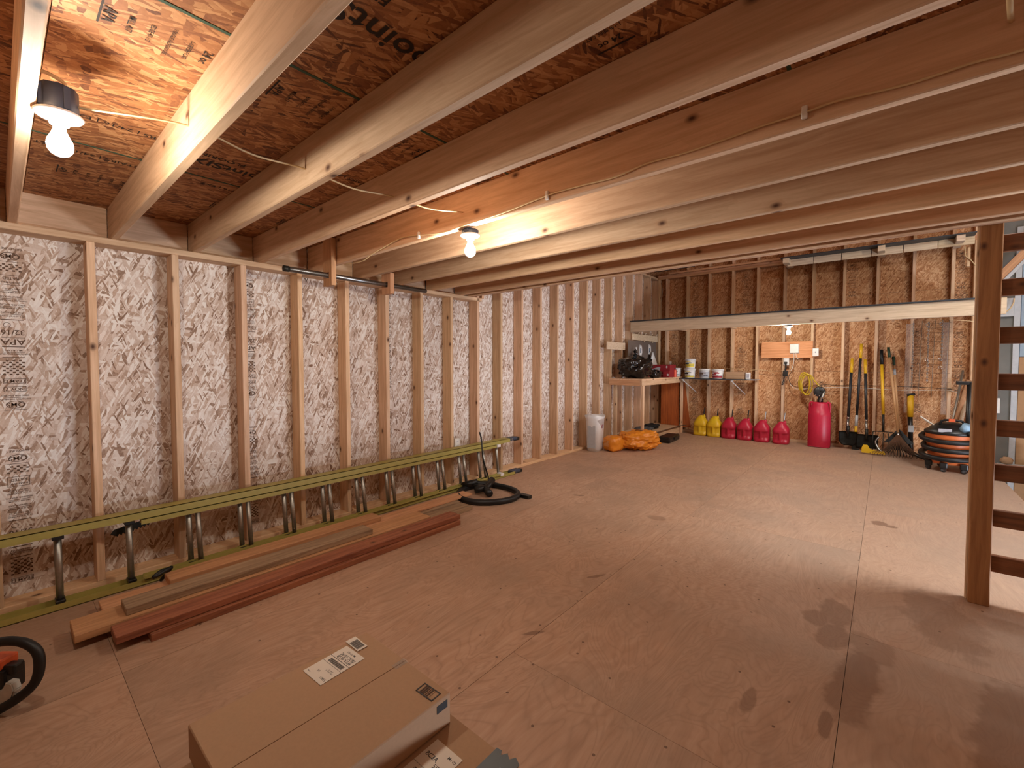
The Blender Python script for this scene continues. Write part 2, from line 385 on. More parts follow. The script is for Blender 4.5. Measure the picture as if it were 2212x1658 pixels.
# ---- left wall
wl = thing('wall_left', kind='structure')
y = -2.468
seam = [-2.468+1.2192*i for i in range(11)]
for i, y0 in enumerate(seam[:-1]):
    y1 = min(seam[i+1], YO)
    if y1 <= y0: continue
    top = ZD if y1 < 3.7 else EAVE+.03
    if y1 > 3.7 or True: bx('strand_board_panel', -.011, 0, y0+.001, y1-.001, 0, EAVE+.03, 'osb_left', wl, 0)
bx('bottom_plate', 0.001, XL, YF, YB+.1, 0, .038, 'pine_y', wl)
kmin = -7
for k in range(kmin, 22):
    y0 = .358+.4064*k
    if y0 < 3.60: bx('stud', 0.001, XL, y0, y0+.038, .038, ZP, 'pine_z', wl)
    else: bx('stud', 0.001, XL, y0, y0+.038, .038, EAVE-.038, 'pine_z', wl)
bx('top_plate', 0.001, XL, YF, 3.69, ZP, ZJ, 'pine_y', wl)
bx('top_plate', 0.001, XL, 3.69, YO, EAVE-.038, EAVE, 'pine_y', wl)
bx('stud', 0.001, XL, 3.69, 3.728, ZJ+.001, EAVE-.038, 'pine_z', wl)
# ---- back wall
wb = thing('wall_back', kind='structure')
def roof_z(x): return EAVE + .05 + (x if x < 3.9 else 7.8-x)*.42
for i, x0 in enumerate([0, 1.2192, 2.4384, 3.6576]):
    x1 = min(x0+1.2192, 4.75)
    bx('strand_board_panel', x0+.001, x1-.001, YO, YO+.011, 0, 1.22, 'osb_back', wb, 0)
    bx('strand_board_panel', x0+.001, x1-.001, YO, YO+.011, 1.223, 2.45, 'osb_back', wb, 0)
    m = MB(); m.poly([(x0+.001, 2.453), (x1-.001, 2.453), (x1-.001, roof_z(x1)+.05), (x0+.001, roof_z(x0)+.05)], .011, 'osb_back', Matrix(((1, 0, 0, 0), (0, 0, 1, YO), (0, 1, 0, 0), (0, 0, 0, 1)))); m.build('strand_board_panel', wb)
bx('bottom_plate', XL, 4.75, YB, YO-.001, 0, .038, 'pine_x', wb)
bstuds = [.30+.4135*i for i in range(11)]
for x0 in bstuds + [4.66]:
    bx('stud', x0, x0+.038, YB, YO-.001, .038, 3.075, 'pine_z', wb)
    zt = min(roof_z(x0), 4.6)
    if x0 > .5: bx('stud', x0, x0+.038, YB, YO-.001, 3.151, zt, 'pine_z', wb)
bx('middle_plate', XL, 4.75, YB, YO-.001, 3.075, 3.112, 'fir_x', wb)
bx('middle_plate', XL, 4.75, YB, YO-.001, 3.113, 3.15, 'fir_x', wb)
bx('stud', XL+.001, XL+.039, YB, YO-.001, .038, 3.075, 'pine_z', wb)
# grey end of the back wall beyond the framed part, with a white door casing
bx('concrete_panel', 4.75, RX, YO, YO+.02, -1.32, 4.9, 'concrete', wb, 0)
bx('concrete_panel', .0, 4.75, YO+.012, YO+.03, -.1, 4.9, 'concrete', wb, 0)
# ---- right wall with the open door the daylight comes through, front wall behind the viewer, roof
wr = thing('wall_right', kind='structure')
for a in [(YF, 3.3, -1.32, 3.3), (5.1, YO, -1.32, 3.3), (3.3, 5.1, -.14, 3.3), (3.3, 5.1, -1.32, -.54)]: bx('wall_panel', RX, RX+.02, a[0], a[1], a[2], a[3], 'osb_back', wr, 0)
wf = thing('wall_front', kind='structure')
bx('wall_panel', -.02, RX+.02, YF-.02, YF, -1.32, 4.9, 'osb_back', wf, 0)
# roof
roof = thing('ceiling_2', kind='structure')
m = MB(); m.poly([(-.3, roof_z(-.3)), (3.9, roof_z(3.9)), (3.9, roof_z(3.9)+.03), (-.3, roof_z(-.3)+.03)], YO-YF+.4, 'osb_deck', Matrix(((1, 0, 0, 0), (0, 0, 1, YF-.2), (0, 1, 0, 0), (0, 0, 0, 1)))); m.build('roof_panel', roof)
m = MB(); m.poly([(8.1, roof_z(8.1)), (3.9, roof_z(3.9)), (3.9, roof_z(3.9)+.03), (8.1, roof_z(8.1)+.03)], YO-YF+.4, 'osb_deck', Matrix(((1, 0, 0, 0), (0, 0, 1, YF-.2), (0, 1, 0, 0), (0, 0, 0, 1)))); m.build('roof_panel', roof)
# ---- loft floor seen from below: joists, rim board, deck
ceil = thing('ceiling', kind='structure')
JY = [.093+.4123*i for i in range(-6, 8)]     # far faces of the joists
JFAR = JY + [3.385, 3.509, 3.548]
JX1 = 7.75
for i, yf in enumerate(JFAR):
    if 2.9 < yf < 3.37: yf = 2.985
    bx('joist', .041, JX1, yf-.038, yf, ZJ, ZD, 'joist_x', ceil, .004)
for i in range(len(JFAR)-1):
    a, b = JFAR[i], JFAR[i+1]-.038
    if b-a > .05: bx('rim_block', .001, .040, a+.001, b-.001, ZJ, ZD, 'joist_y', ceil)
xs = [0, 1.04, 2.26, 3.48, 4.70, 5.92, 7.14, 7.75]
for i in range(len(xs)-1):
    for (a, b) in ((YF, .12), (.12, 2.56), (2.56, 3.56)):
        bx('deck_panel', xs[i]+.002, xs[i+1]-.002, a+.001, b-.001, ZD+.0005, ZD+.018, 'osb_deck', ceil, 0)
for x in xs[1:-1]:
    bx('seam_line', x-.006, x+.006, YF, 3.55, ZD-.0012, ZD+.0004, 'green_edge', ceil, 0)
# ---- printing on the boards (upside down, as the sheets were fitted)
def put_text(mb, s, size, origin, u, v, mat, sx=1.0):
    mb.merge(text_bm(s, size), mat, frame(origin, u, v) @ Matrix.Diagonal((sx, 1, 1, 1)))
def stamp_column(mb, o, u, v, mat, top, width=.085):
    """rows of the mill stamp, going down from the top; text is turned half round"""
    o = Vector(o); u = Vector(u); v = Vector(v); U = -u; V = -v
    def at(h, dx=0): return o + u*(width/2+dx) + v*(top-h)
    def rect(h0, h1, w0, w1, t=.002):
        for (a, b, c, d) in ((w0, w1, h0, h0+t), (w0, w1, h1-t, h1), (w0, w0+t, h0, h1), (w1-t, w1, h0, h1)):
            f = frame(o, u, v); mb.box(a, b, top-d, top-c, 0, .0006, mat, mtx=f)
    def bar(h, w0=0, w1=None, t=.002): rect_(h, h+t, w0, w1 or width)
    def rect_(h0, h1, w0, w1): mb.box(w0, w1, top-h1, top-h0, 0, .0006, mat, mtx=frame(o, u, v))
    def oval(h):
        pts = [at(h) + u*math.cos(a)*width*.42 + v*math.sin(a)*.020 for a in [i*math.pi/10 for i in range(21)]]
        mb.tube(pts, .0014, mat, 4)
    def hatch(h0, h1):
        n = int((h1-h0)/.011)
        for i in range(n):
            for j in range(7):
                if (i+j) % 2: rect_(h0+i*.011, h0+i*.011+.008, j*width/7, (j+.9)*width/7)
    h = 0.02
    while h < top-.12:
        for row in ('T', 'QMS', 'H', 'BOX', 'L', 'L', 'L', 'L', 'B', 'C', '32/16', 'APA', 'L', 'B', 'H2', 'TEAM D', 'NOV 7', 'L', 'QMS', 'gap'):
            if h > top-.12: break
            if row == 'T': put_text(mb, 'EXPOSURE 1', .016, at(h), U, V, mat); h += .03
            elif row == 'QMS': put_text(mb, 'QMS', .034, at(h+.012), U, V, mat); oval(h+.012); bar(h+.042); h += .055
            elif row == 'H': hatch(h, h+.05); h += .062
            elif row == 'BOX': rect(h, h+.055, 0, width); put_text(mb, 'RATED', .02, at(h+.018), U, V, mat); put_text(mb, 'SHEATHING', .013, at(h+.04), U, V, mat); h += .07
            elif row == 'L': put_text(mb, random.choice(['SIZED FOR SPACING', 'THIS SIDE UP 24', 'MILL 417 PS 2', 'STRENGTH AXIS', '7/16 CATEGORY']), .0115, at(h+.006), U, V, mat); bar(h+.016); put_text(mb, random.choice(['PS 2-10 SHEATHING', 'PRP-108 HUD-UM', 'EXPOSURE 1 DURABILITY']), .0105, at(h+.026), U, V, mat); h += .044
            elif row == 'B': bar(h, t=.004); h += .016
            elif row == 'C':
                c = at(h+.016, -width*.25); mb.tube([c+u*math.cos(a)*.013+v*math.sin(a)*.013 for a in [i*math.pi/8 for i in range(17)]], .001, mat, 4); h += .04
            elif row == '32/16': put_text(mb, '32/16', .040, at(h+.016), U, V, mat); h += .046
            elif row == 'APA': bar(h); put_text(mb, 'APA', .044, at(h+.024), U, V, mat, 1.15); bar(h+.05, t=.004); h += .066
            elif row == 'H2': hatch(h, h+.09); h += .105
            elif row in ('TEAM D', 'NOV 7'): rect(h, h+.028, 0, width); put_text(mb, row, .024, at(h+.014), U, V, mat); h += .045
            else: h += .22
for i, y0 in enumerate([-.025, 1.215, 2.445, 3.665]):
    mb = MB(); stamp_column(mb, (0.0012, y0+.005 if i else y0+.045, 0), (0, 1, 0), (0, 0, 1), 'ink_faded', 2.02); mb.build('printed_stamp', wl)
for i, (x0, z0, tp) in enumerate([(.78, .1, 2.9), (1.68, 2.3, .72), (.36, .1, 1.9), (1.61, .1, 1.6), (3.23, 2.3, .7), (2.86, .15, .95), (4.47, .1, 2.9), (4.03, .2, 1.7)]):
    mb = MB(); stamp_column(mb, (x0, YO-.0015, z0), (1, 0, 0), (0, 0, 1), 'ink_faded', tp, .15); mb.build('printed_stamp', wb)
# ceiling: reading towards -y
mb = MB(); zc = ZD-.0012
def ctext(s, size, x, y, mat='ink', sx=1.0): put_text(mb, s, size, (x, y, zc), (0, -1, 0), (-1, 0, 0), mat, sx)
ctext('pointSIX', .125, 2.60, .70, 'ink', 1.0)
ctext('FLOORING', .05, 2.71, .58, 'ink')
ctext('pointSIX', .125, 2.60, 2.45, 'ink'); ctext('pointSIX', .10, 1.25, .78); ctext('FLOORING', .045, 1.34, .70)
for (x, y) in ((2.095, .34), (2.095, .78), (2.1, 1.15), (2.1, 1.55), (2.11, 1.95), (2.10, -.35), (3.1, 1.1), (3.1, 1.9), (3.05, .35), (.62, 1.0), (.62, .35), (.60, 1.4)):
    for j, s in enumerate(('24 oc', '1-1/8 PERF CAT', 'TONGUE AND GROOVE', 'EDGE 47-1/2', 'MILL 417', 'APA')):
        put_text(mb, s, (.034, .017, .014, .017, .022, .04)[j], (x-.005, y+.11-j*.045, zc), (-1, 0, 0), (0, 1, 0), 'ink')
    mb.box(x-.06, x+.06, y-.135, y-.130, zc-.0003, zc+.0003, 'ink'); mb.box(x-.06, x+.06, y+.135, y+.141, zc-.0003, zc+.0003, 'ink')
for (x, y) in ((1.35, .37), (.95, .9), (.93, .3), (1.6, 1.15)):
    ctext('STAIRS | 24/16 | EXT', .04, x, y)
mb.build('printed_stamp', ceil)
# pale daylight patches on the rim blocks are not painted: boards keep their own colour

# ================================================================== LIGHTS (bulbs)
def ceiling_lamp(loc, label, block_h, k):
    t = thing('ceiling_lamp', label, 'lamp', loc, 0, None)
    m = MB(); m.lathe([(.0, 0), (.043, 0), (.045, .004), (.045, block_h-.002), (0, block_h)], 'box_blue', 8)
    for a in range(4):
        c = math.cos(a*math.pi/2+.4)*.040; s = math.sin(a*math.pi/2+.4)*.040; m.box(c-.008, c+.008, s-.008, s+.008, .004, block_h-.006, 'box_blue', .002)
    m.build('junction_box', t, True)
    m = MB(); m.lathe([(0, -.002), (.054, -.002), (.057, -.006), (.052, -.012), (.026, -.016), (.022, -.034), (.0, -.034)], 'white_plastic', 32); m.build('lamp_holder', t, True)
    m = MB(); m.lathe([(.0, -.035), (.0135, -.035), (.0145, -.05), (.02, -.064), (.0285, -.082), (.0305, -.096), (.028, -.110), (.02, -.121), (.010, -.1265), (0, -.128)], 'bulb_glass_%d' % k, 24); m.build('bulb', t, True)
    return t
L1 = Zp(120, 248, 2.085); 
ceiling_lamp((1.815, .142, 2.117), 'lit bare bulb in a round holder on a dark junction box, nearest the camera', .075, 0)
ceiling_lamp((1.93, 1.760, 2.092), 'lit bare bulb hanging under the middle ceiling joists', .026, 1)
ceiling_lamp((2.63, 7.70, 1.915), 'lit bare bulb under the storage platform beam, above the wiring board', .026, 2)
t = ceiling_lamp((5.35, 6.6, 3.0), 'lit bare bulb on a drop rod near the back wall of the tall bay', .026, 4)
m = MB(); m.tube([(0, 0, .026), (0, 0, roof_z(5.35)-3.0)], .008, 'steel', 8); m.build('drop_rod', t, True)
t = thing('fill_panel', 'unseen square fill panel added under the roof of the tall bay beyond the ladder', 'lamp', (5.6, 4.0, 3.86))  # unseen glowing panel added as soft fill for the tall bay
m = MB(); m.box(4.98, 6.22, 3.43, 4.57, 3.87, 3.90, 'white_plastic', .004); m.build('housing', t); m = MB(); m.box(5.0, 6.2, 3.45, 4.55, 3.862, 3.8695, 'bulb_glass_3'); m.build('diffuser', t)
for x in (5.2, 6.0): m = MB(); m.tube([(x, 4.0, 3.90), (x, 4.0, roof_z(x))], .004, 'steel', 6); m.build('hanger', t)
# ---- cables
def cable(name, pts, r, label, mat='cable', k=6, flat=.6, cat='cable', group=None):
    return tag(tube(name, cr(pts, k), r, mat, None, 6, flat=flat), label, cat, group)
cable('electrical_cable', [(1.80, .14, 2.19), (1.78, .16, 2.225), (1.76, .13, 2.25), (1.73, .098, 2.265)], .0055, 'short pale cable curling from the nearest lamp box into the joist')
pts = [(1.82, .18, 2.15)]
for (px, py), yy in (((408, 272), .467), ((660, 365), .879), ((850, 425), 1.292), ((1000, 458), 1.70)):
    p = Yp(px, py, yy)
    if len(pts) > 1: q = (Vector(pts[-1])+p)/2; q.z -= .02; pts.append(tuple(q))
    pts.append(tuple(p))
cable('electrical_cable', pts, .0055, 'pale cable running from the nearest lamp through the joists to the middle lamp')
yj = 1.700
pp = [Yp(a, b, yj-.006) for a, b in ((745, 571), (782, 564), (805, 548), (850, 522), (872, 512), (905, 508), (960, 502), (1000, 488), (1080, 462), (1180, 423), (1250, 402), (1330, 382), (1400, 352), (1480, 330), (1560, 303), (1640, 274), (1738, 243), (1812, 217), (1960, 182), (2100, 136), (2212, 107), (2400, 40))]
cable('electrical_cable', pp, .005, 'long cable stapled along the side of the joist beside the middle lamp', k=4)
for i, (a, b) in enumerate(((905, 508), (1182, 422), (1738, 243))):
    p = Yp(a, b, yj-.004); o = bx('cable_staple', p.x-.008, p.x+.008, yj-.012, yj+.002, p.z-.02, p.z+.02, 'white_plastic', None, .002)
    tag(o, ['white staple holding the joist cable near the hanger block', 'white staple holding the joist cable above the middle lamp', 'white staple on the dark joist at the right of the ceiling'][i], 'staple')
cable('electrical_cable', [Zp(2180, -20, 2.25), Zp(2183, 30, 2.22), Zp(2185, 52, 2.24), Zp(2190, 74, 2.27)], .006, 'yellow cable looping down between joists at the top right')

# ================================================================== PIPE AND HANGER BLOCKS
m = MB(); m.tube([(.472, 1.345, 2.035), (.45, 2.62, 2.035)], .0195, 'pipe_steel', 16); m.tube([(.473, 1.335, 2.035), (.472, 1.372, 2.035)], .0215, 'steel_dark', 16)
tag(m.build('steel_pipe'), 'grey steel pipe threaded through two wooden blocks below the joists', 'pipe')
def hanger(y0, z1, xc, label):
    t = thing('hanger_block', label, 'wood block', (xc, y0, 1.955))
    # two cheeks and caps around the hole for the pipe
    w, th = .13, .036
    m = MB()
    m.box(-w/2, -.023, 0, th, 0, z1-1.955, 'fir_z'); m.box(.023, w/2, 0, th, 0, z1-1.955, 'fir_z')
    m.box(-.023, .023, 0, th, 0, .058, 'fir_z'); m.box(-.023, .023, 0, th, .102, z1-1.955, 'fir_z')
    m.build('block', t, True)
hanger(1.660, 2.31, .468, 'short timber hanging from the joist holding the left part of the pipe')
hanger(2.185, 2.13, .458, 'short timber hanging from the joist holding the right part of the pipe')
for i, (y, s) in enumerate(((1.60, 1), (2.03, 1), (2.42, 1), (2.83, 1), (3.22, 1))):
    o = tube('wire_hook', [(XL-.002, y+.03, 2.05), (XL+.02, y+.03, 2.045), (XL+.035, y+.03, 2.01), (XL+.05, y+.035, 2.045)], .002, 'steel_dark')
    tag(o, ['wire hook on the stud left of the first hanger block', 'wire hook on the stud between the two hanger blocks', 'wire hook on the stud just right of the second hanger block', 'wire hook on the stud past the right end of the steel pipe', 'wire hook on the stud nearest the end of the low top plate'][i], 'hook', 'wire hooks on the left wall studs')

# ================================================================== STORAGE PLATFORM AT THE BACK
t = thing('storage_platform', 'long timber platform beam with dark decking across the back of the room', 'platform', (.15, 7.60, 1.93))
bx('beam', .145, 4.80, 7.60, 7.638, 1.935, 2.125, 'beam_x', t); bx('beam', .145, 4.80, 7.640, 7.676, 1.935, 2.125, 'beam_x', t)
bx('deck', .143, 4.72, 7.56, YB-.005, 2.1265, 2.142, 'deck_dark', t, .001)
for x0 in (.7, 1.6, 2.9, 3.8): bx('cross_joist', x0, x0+.038, 7.678, YB-.004, 2.0, 2.125, 'pine_y', t)
# upper shelf
t = thing('upper_shelf', 'high narrow shelf of pale boards on timber stubs near the roof', 'shelf', (2.45, 8.4, 3.0))
bx('shelf_board', 2.40, 4.62, 8.33, YB-.002, 3.072, 3.084, 'deck_dark', t, .001)
for j in range(6): bx('backing_board', 2.47+j*.36, 2.47+j*.36+.352, 8.55, 8.572, 2.965, 3.071, 'white_board', t, .001)
for x0 in (2.43, 3.62, 4.43): bx('bracket', x0, x0+.085, 8.36, YB-.002, 2.99, 3.0715, 'white_board', t)
bx('ledger_board', .38, 2.42, YB-.04, YB-.002, 3.155, 3.19, 'fir_x', thing('ledger', 'orange timber ledger lying along the back wall plate under the roof', 'timber', (.4, YB-.03, 3.155)))

# ================================================================== FIXED LADDER AT THE RIGHT
t = thing('loft_ladder', 'fixed timber ladder with wide board rungs up to the loft', 'ladder', (4.17, 3.57, 0))
bx('post', 4.128, 4.215, 3.551, 3.588, 0, 2.315, 'ladder_post', t, .004)
bx('post', 4.122, 4.205, 3.589, 3.627, 0, 2.315, 'pine_z', t, .004)
bx('post', 4.72, 4.80, 3.551, 3.588, 0, 2.315, 'ladder_post', t, .004)
for zc_ in (2.018, 1.776, 1.514, 1.258, 1.0, .752, .494, .237):
    bx('rung', 4.206, 4.79, 3.589, 3.627, zc_-.046, zc_+.046, 'ladder_rung', t, .003)

# ================================================================== THINGS BEYOND THE LADDER
def topbox(name, x0, x1, y0, y1, z0, z1, mat, label, cat, bev=.003, group=None, rot=(0, 0, 0)):
    return tag(bx(name, x0, x1, y0, y1, z0, z1, mat, None, bev, rot=rot), label, cat, group)
d1 = thing('door_1', kind='structure')
bx('door_casing', 5.06, 5.12, YO-.03, YO, -1.32, 3.2, 'trim_white', d1); bx('door_leaf', 5.125, 6.0, YO-.02, YO-.002, 1.45, 3.1, 'panel_blue', d1); bx('door_leaf', 5.125, 6.0, YO-.02, YO-.002, -1.32, 1.445, 'tan_panel', d1)
p0 = Yp(2150, 618, 8.8); p1 = Yp(2250, 520, 8.8)
dv = (p1-p0); ang = math.atan2(dv.z, dv.x)
t = thing('stair_rail', 'sloping orange timber with a white strip under it on the grey wall', 'handrail', tuple(p0))
L = dv.length*1.6
m = MB(); m.box(0, L, -.02, .02, -.005, .085, 'fir_x', .003); m.build('rail_board', t, True, rot=(0, -ang, 0))
m = MB(); m.box(0, L, -.03, .01, -.045, -.006, 'trim_white', .002); m.build('white_strip', t, True, rot=(0, -ang, 0))
t = thing('pale_board', 'square cream board on the grey wall behind the ladder', 'board', (4.95, 8.9, 2.0))
a = Yp(2150, 645, 8.9); b = Yp(2192, 682, 8.9)
bx('board', a.x, b.x, 8.93, 8.97, b.z, a.z, 'trim_white', t)
cable('electrical_cable', [Yp(2168, 676, 8.9), Yp(2180, 668, 8.88), Yp(2189, 655, 8.87), Yp(2191, 644, 8.88)], .012, 'yellow cable curving across the cream board on the grey wall')
a = Yp(2152, 860, 8.9); b = Yp(2161, 893, 8.9)
topbox('switch_plate', a.x, b.x, 8.95, 8.985, b.z, a.z, 'white_plastic', 'small white strip plate low on the grey wall behind the ladder', 'plate')
t = thing('utility_shelf', 'low pale ledge behind the ladder carrying the black case', 'ledge', (5.2, 8.5, -.1)); bx('ledge', 4.95, 5.6, 8.1, 8.94, -.06, -.011, 'slab', t)
m = MB(); m.box(5.16, 5.40, 8.2, 8.6, -.01, .22, 'black_plastic', .02); m.box(5.19, 5.37, 8.24, 8.56, .22, .27, 'black_plastic', .015); m.box(5.24, 5.32, 8.37, 8.43, .27, .30, 'steel', .005)
tag(m.build('tool_case'), 'black case on the pale ledge behind the ladder', 'case')
m = blob(.06, .03, .05, 'cardboard', .3, 2.5, 4, 2.2, 3); tag(m.build('crumpled_paper', loc=(5.03, 8.86, -.01)), 'crumpled brown paper by the white door casing', 'paper')

# ================================================================== CARDBOARD BOXES
def label_sheet(parent, o, u, v, w, h, rows, name='shipping_label'):
    f = frame(o, u, v); m = MB(); m.box(0, w, 0, h, 0, .0006, 'paper', mtx=f)
    f2 = f @ Matrix.Translation((0, 0, .0007))
    rnd = random.Random(3)
    for r in rows:
        k = r[0]
        if k == 'bar':      # barcode
            _, x0, x1, y0, y1 = r; x = x0
            while x < x1:
                wdt = rnd.choice([.0008, .0014, .002]); m.box(x, min(x+wdt, x1), y0, y1, 0, .0003, 'print_black', mtx=f2); x += wdt+rnd.choice([.0008, .0014, .002])
        elif k == 'line': m.box(r[1], r[2], r[3], r[4], 0, .0003, 'print_black', mtx=f2)
        elif k == 'txt': m.merge(text_bm(r[1], r[2]), 'print_black', f2 @ Matrix.Translation((r[3], r[4], 0)) @ Matrix.Rotation(r[5] if len(r) > 5 else 0, 4, 'Z'))
    return m.build(name, parent)
def outline(parent, o, u, v, w, h, t, mat, name):
    f = frame(o, u, v); m = MB()
    for a in ((0, w, 0, t), (0, w, h-t, h), (0, t, 0, h), (w-t, w, 0, h)): m.box(a[0], a[1], a[2], a[3], 0, .0006, mat, mtx=f)
    return m, f
zt = .42
b1 = thing('cardboard_box', 'flat brown cardboard box with shipping labels, topmost of the two in front', 'box', (2.59, .56, .33))
x0, x1, y0, y1 = 2.378, 2.815, .297, .815
bx('carton', x0, x1, y0, y1, .3315, zt, 'cardboard', b1, .0025)
xm = x0 + (x1-x0)*.52
bx('flap_seam', xm-.0007, xm+.0007, y0+.002, y1-.002, zt-.001, zt+.0008, 'cardboard_edge', b1, 0)
bx('packing_tape', xm-.012, xm+.012, y1-.045, y1+.0008, zt+.0002, zt+.0012, 'clear_film', b1, 0)
A = Zp(660.5, 1444.7, zt+.001); B = Zp(692.4, 1480, zt+.001); Cc = Zp(788, 1421.5, zt+.001)
u = (Cc-B).normalized(); v = Vector((-u.y, u.x, 0)); w_ = (Cc-B).length; h_ = (A-B).length
label_sheet(b1, B, u, v, w_, h_, [('line', w_*.44, w_*.445, 0, h_), ('line', w_*.62, w_*.63, 0, h_), ('bar', .0, .0, 0, 0)] +
    [('line', w_*(.48), w_*(.58), h_*(.12+i*.03), h_*(.12+i*.03+(.02 if i % 3 else .012))) for i in range(24)] +
    [('txt', '9F7A', .016, w_*.70, h_*.25, math.pi/2), ('txt', '4E5B', .016, w_*.70, h_*.62, math.pi/2), ('txt', '7B2C', .016, w_*.79, h_*.25, math.pi/2), ('txt', '1D9E', .016, w_*.79, h_*.62, math.pi/2),
     ('txt', 'Ms 03 W7', .010, w_*.9, h_*.5, math.pi/2), ('txt', 'SHIP TO', .006, w_*.34, h_*.3, math.pi/2), ('txt', '7701 HWY 53', .006, w_*.30, h_*.3, math.pi/2), ('txt', 'US', .010, w_*.2, h_*.62, math.pi/2), ('txt', 'FROM', .005, w_*.08, h_*.85, math.pi/2), ('txt', '55811', .012, w_*.12, h_*.2, math.pi/2)])
B2 = Zp(620+.1857*735, 1350+.1857*265, zt+.0025); C2 = Zp(620+.1857*938, 1350+.1857*240, zt+.0025)
o2 = Zp(620+.1857*822, 1350+.1857*303, zt+.0025); u2 = (C2-o2).normalized(); v2 = Vector((-u2.y, u2.x, 0)); A2 = Zp(620+.1857*680, 1350+.1857*190, zt+.0025)
label_sheet(b1, o2, u2, v2, (C2-o2).length, (A2-o2).length, [('line', (C2-o2).length*.1, (C2-o2).length*.88, (A2-o2).length*(.12+i*.036), (A2-o2).length*(.12+i*.036+(.022 if i % 4 else .012))) for i in range(18)], 'barcode_label')
o3 = Zp(620+.1857*1494, 1350+.1857*755, zt+.001); c3 = Zp(620+.1857*1680, 1350+.1857*885, zt+.001); d3 = Zp(620+.1857*1605, 1350+.1857*668, zt+.001)
m, f = outline(b1, o3, c3-o3, d3-o3, (c3-o3).length, (d3-o3).length, .003, 'print_black', 'p')
for a, b in ((.18, .23), (.26, .32), (.34, .36), (.38, .44), (.5, .53), (.58, .62), (.64, .655), (.74, .75)):
    m.box((c3-o3).length*a, (c3-o3).length*b, .004, (d3-o3).length-.004, 0, .0005, 'ink_faded', mtx=f)
m.build('printed_barcode', b1)
m = MB(); m.box(x1, x1+.0008, y1-.05, y1-.012, zt-.034, zt-.012, 'print_black'); m.build('printed_mark', b1)
b2 = thing('cardboard_box', 'brown cardboard box lying under the flat one, dark tape across its top', 'box', (2.9, .5, 0))
x0, x1, y0, y1 = 2.395, 3.30, .20, .838
bx('carton', x0, x1, y0, y1, 0.001, .3305, 'cardboard', b2, .0025)
m = MB(); m.poly([(2.965, .15), (2.972, .84), (2.988, .842), (2.995, .83), (3.005, .846), (3.02, .835), (3.03, .85), (3.05, .84), (3.056, .15)], .0012, 'tape_dark', Matrix.Translation((0, 0, .331))); m.build('packing_tape', b2)
m = MB(); m.merge(text_bm('Handle with care', .018), 'label_grey', frame((3.02, .74, .3328), (0, 1, 0), (-1, 0, 0))); m.build('tape_print', b2)
label_sheet(b2, Vector((2.83, .62, .3312)), (1, 0, 0), (0, 1, 0), .10, .135, [('txt', '8C3A', .018, .03, .09), ('txt', '5E9F', .018, .07, .075), ('txt', 'Ms 03', .012, .08, .115), ('line', .0, .1, .055, .0556), ('bar', .02, .08, .02, .045)])

# ================================================================== CHAINSAW (front left)
p = Zp(12, 1530, 0)
t = thing('chainsaw', 'white and orange chainsaw with black wrap handle at the left edge', 'chainsaw', (p.x, p.y, 0), R(40.4))
t.scale = (.62, .62, .62)
S = .0030   # metres per pixel at its distance
def cp(px, py, d=0.0): return ((px-12)*S, d, (1545-py)*S*1.0)
m = MB(); m.tube(cr([cp(-35, 1425, .0), cp(0, 1402), cp(45, 1402, .01), cp(78, 1420, .01), cp(88, 1450, .0), cp(84, 1482, -.02), cp(60, 1508, -.04), cp(20, 1532, -.06), cp(-20, 1545, -.07)], 5), .028, 'black_rubber', 10); m.build('front_handle', t, True)
m = MB(); m.box(-.20, .03, -.03, .10, .10, .26, 'black_plastic', .02); m.box(-.06, .075, -.01, .05, .22, .285, 'black_plastic', .012); m.build('engine_housing', t, True)
m = MB(); m.box(-.11, .008, -.035, .08, .262, .325, 'saw_orange', .012); m.build('top_cover', t, True, label='orange top cover')
m = MB(); m.poly([(-.2, .0), (.02, .03), (.085, .07), (.115, .15), (.10, .20), (.06, .205), (.04, .16), (-.02, .13), (-.2, .12)], .05, 'saw_white', Matrix(((1, 0, 0, 0), (0, 0, -1, .0), (0, 1, 0, 0), (0, 0, 0, 1))), .006); m.build('starter_cover', t, True, label='white starter cover')
m = MB(); m.box(-.55, -.2, .0, .012, .06, .13, 'steel', .003); m.build('guide_bar', t, True)

# ================================================================== LUMBER STACK
def board(name, x0, x1, y0, y1, z0, z1, mat, label, rz=0):
    return topbox(name, x0, x1, y0, y1, z0, z1, mat, label, 'board', .003, 'boards lying along the left wall', (0, 0, rz))
board('lumber_board', .52, .66, .42, 2.85, 0, .038, 'old_plank', 'hidden lower plank, grey, under the left part of the board pile')
board('lumber_board', .70, .85, .60, 2.83, 0, .038, 'old_plank', 'grey weathered plank on the floor whose far end reaches the black hose')
board('lumber_board', .905, 1.045, .45, 2.50, 0, .037, 'red_plank', 'reddish plank flat on the floor at the outer edge of the pile')
board('lumber_board', .665, .862, .20, 2.33, .0385, .0765, 'fresh_plank', 'wide pale plank whose near end sticks out furthest from the pile')
board('lumber_board', .885, 1.022, .325, 2.52, .0385, .0765, 'red_plank', 'reddish plank on top of the outer floor plank, longest dark one')
board('lumber_board', .695, .835, .39, 1.80, .0770, .1150, 'old_plank', 'grey weathered plank lying on the wide pale plank')
board('lumber_board', .475, .615, .325, 3.06, .0385, .0565, 'fir_y', 'long thin orange board reaching furthest towards the hose')
board('lumber_board', .455, .590, .62, 2.03, .0570, .0950, 'fresh_plank', 'short thick orange plank on top of the long thin board')

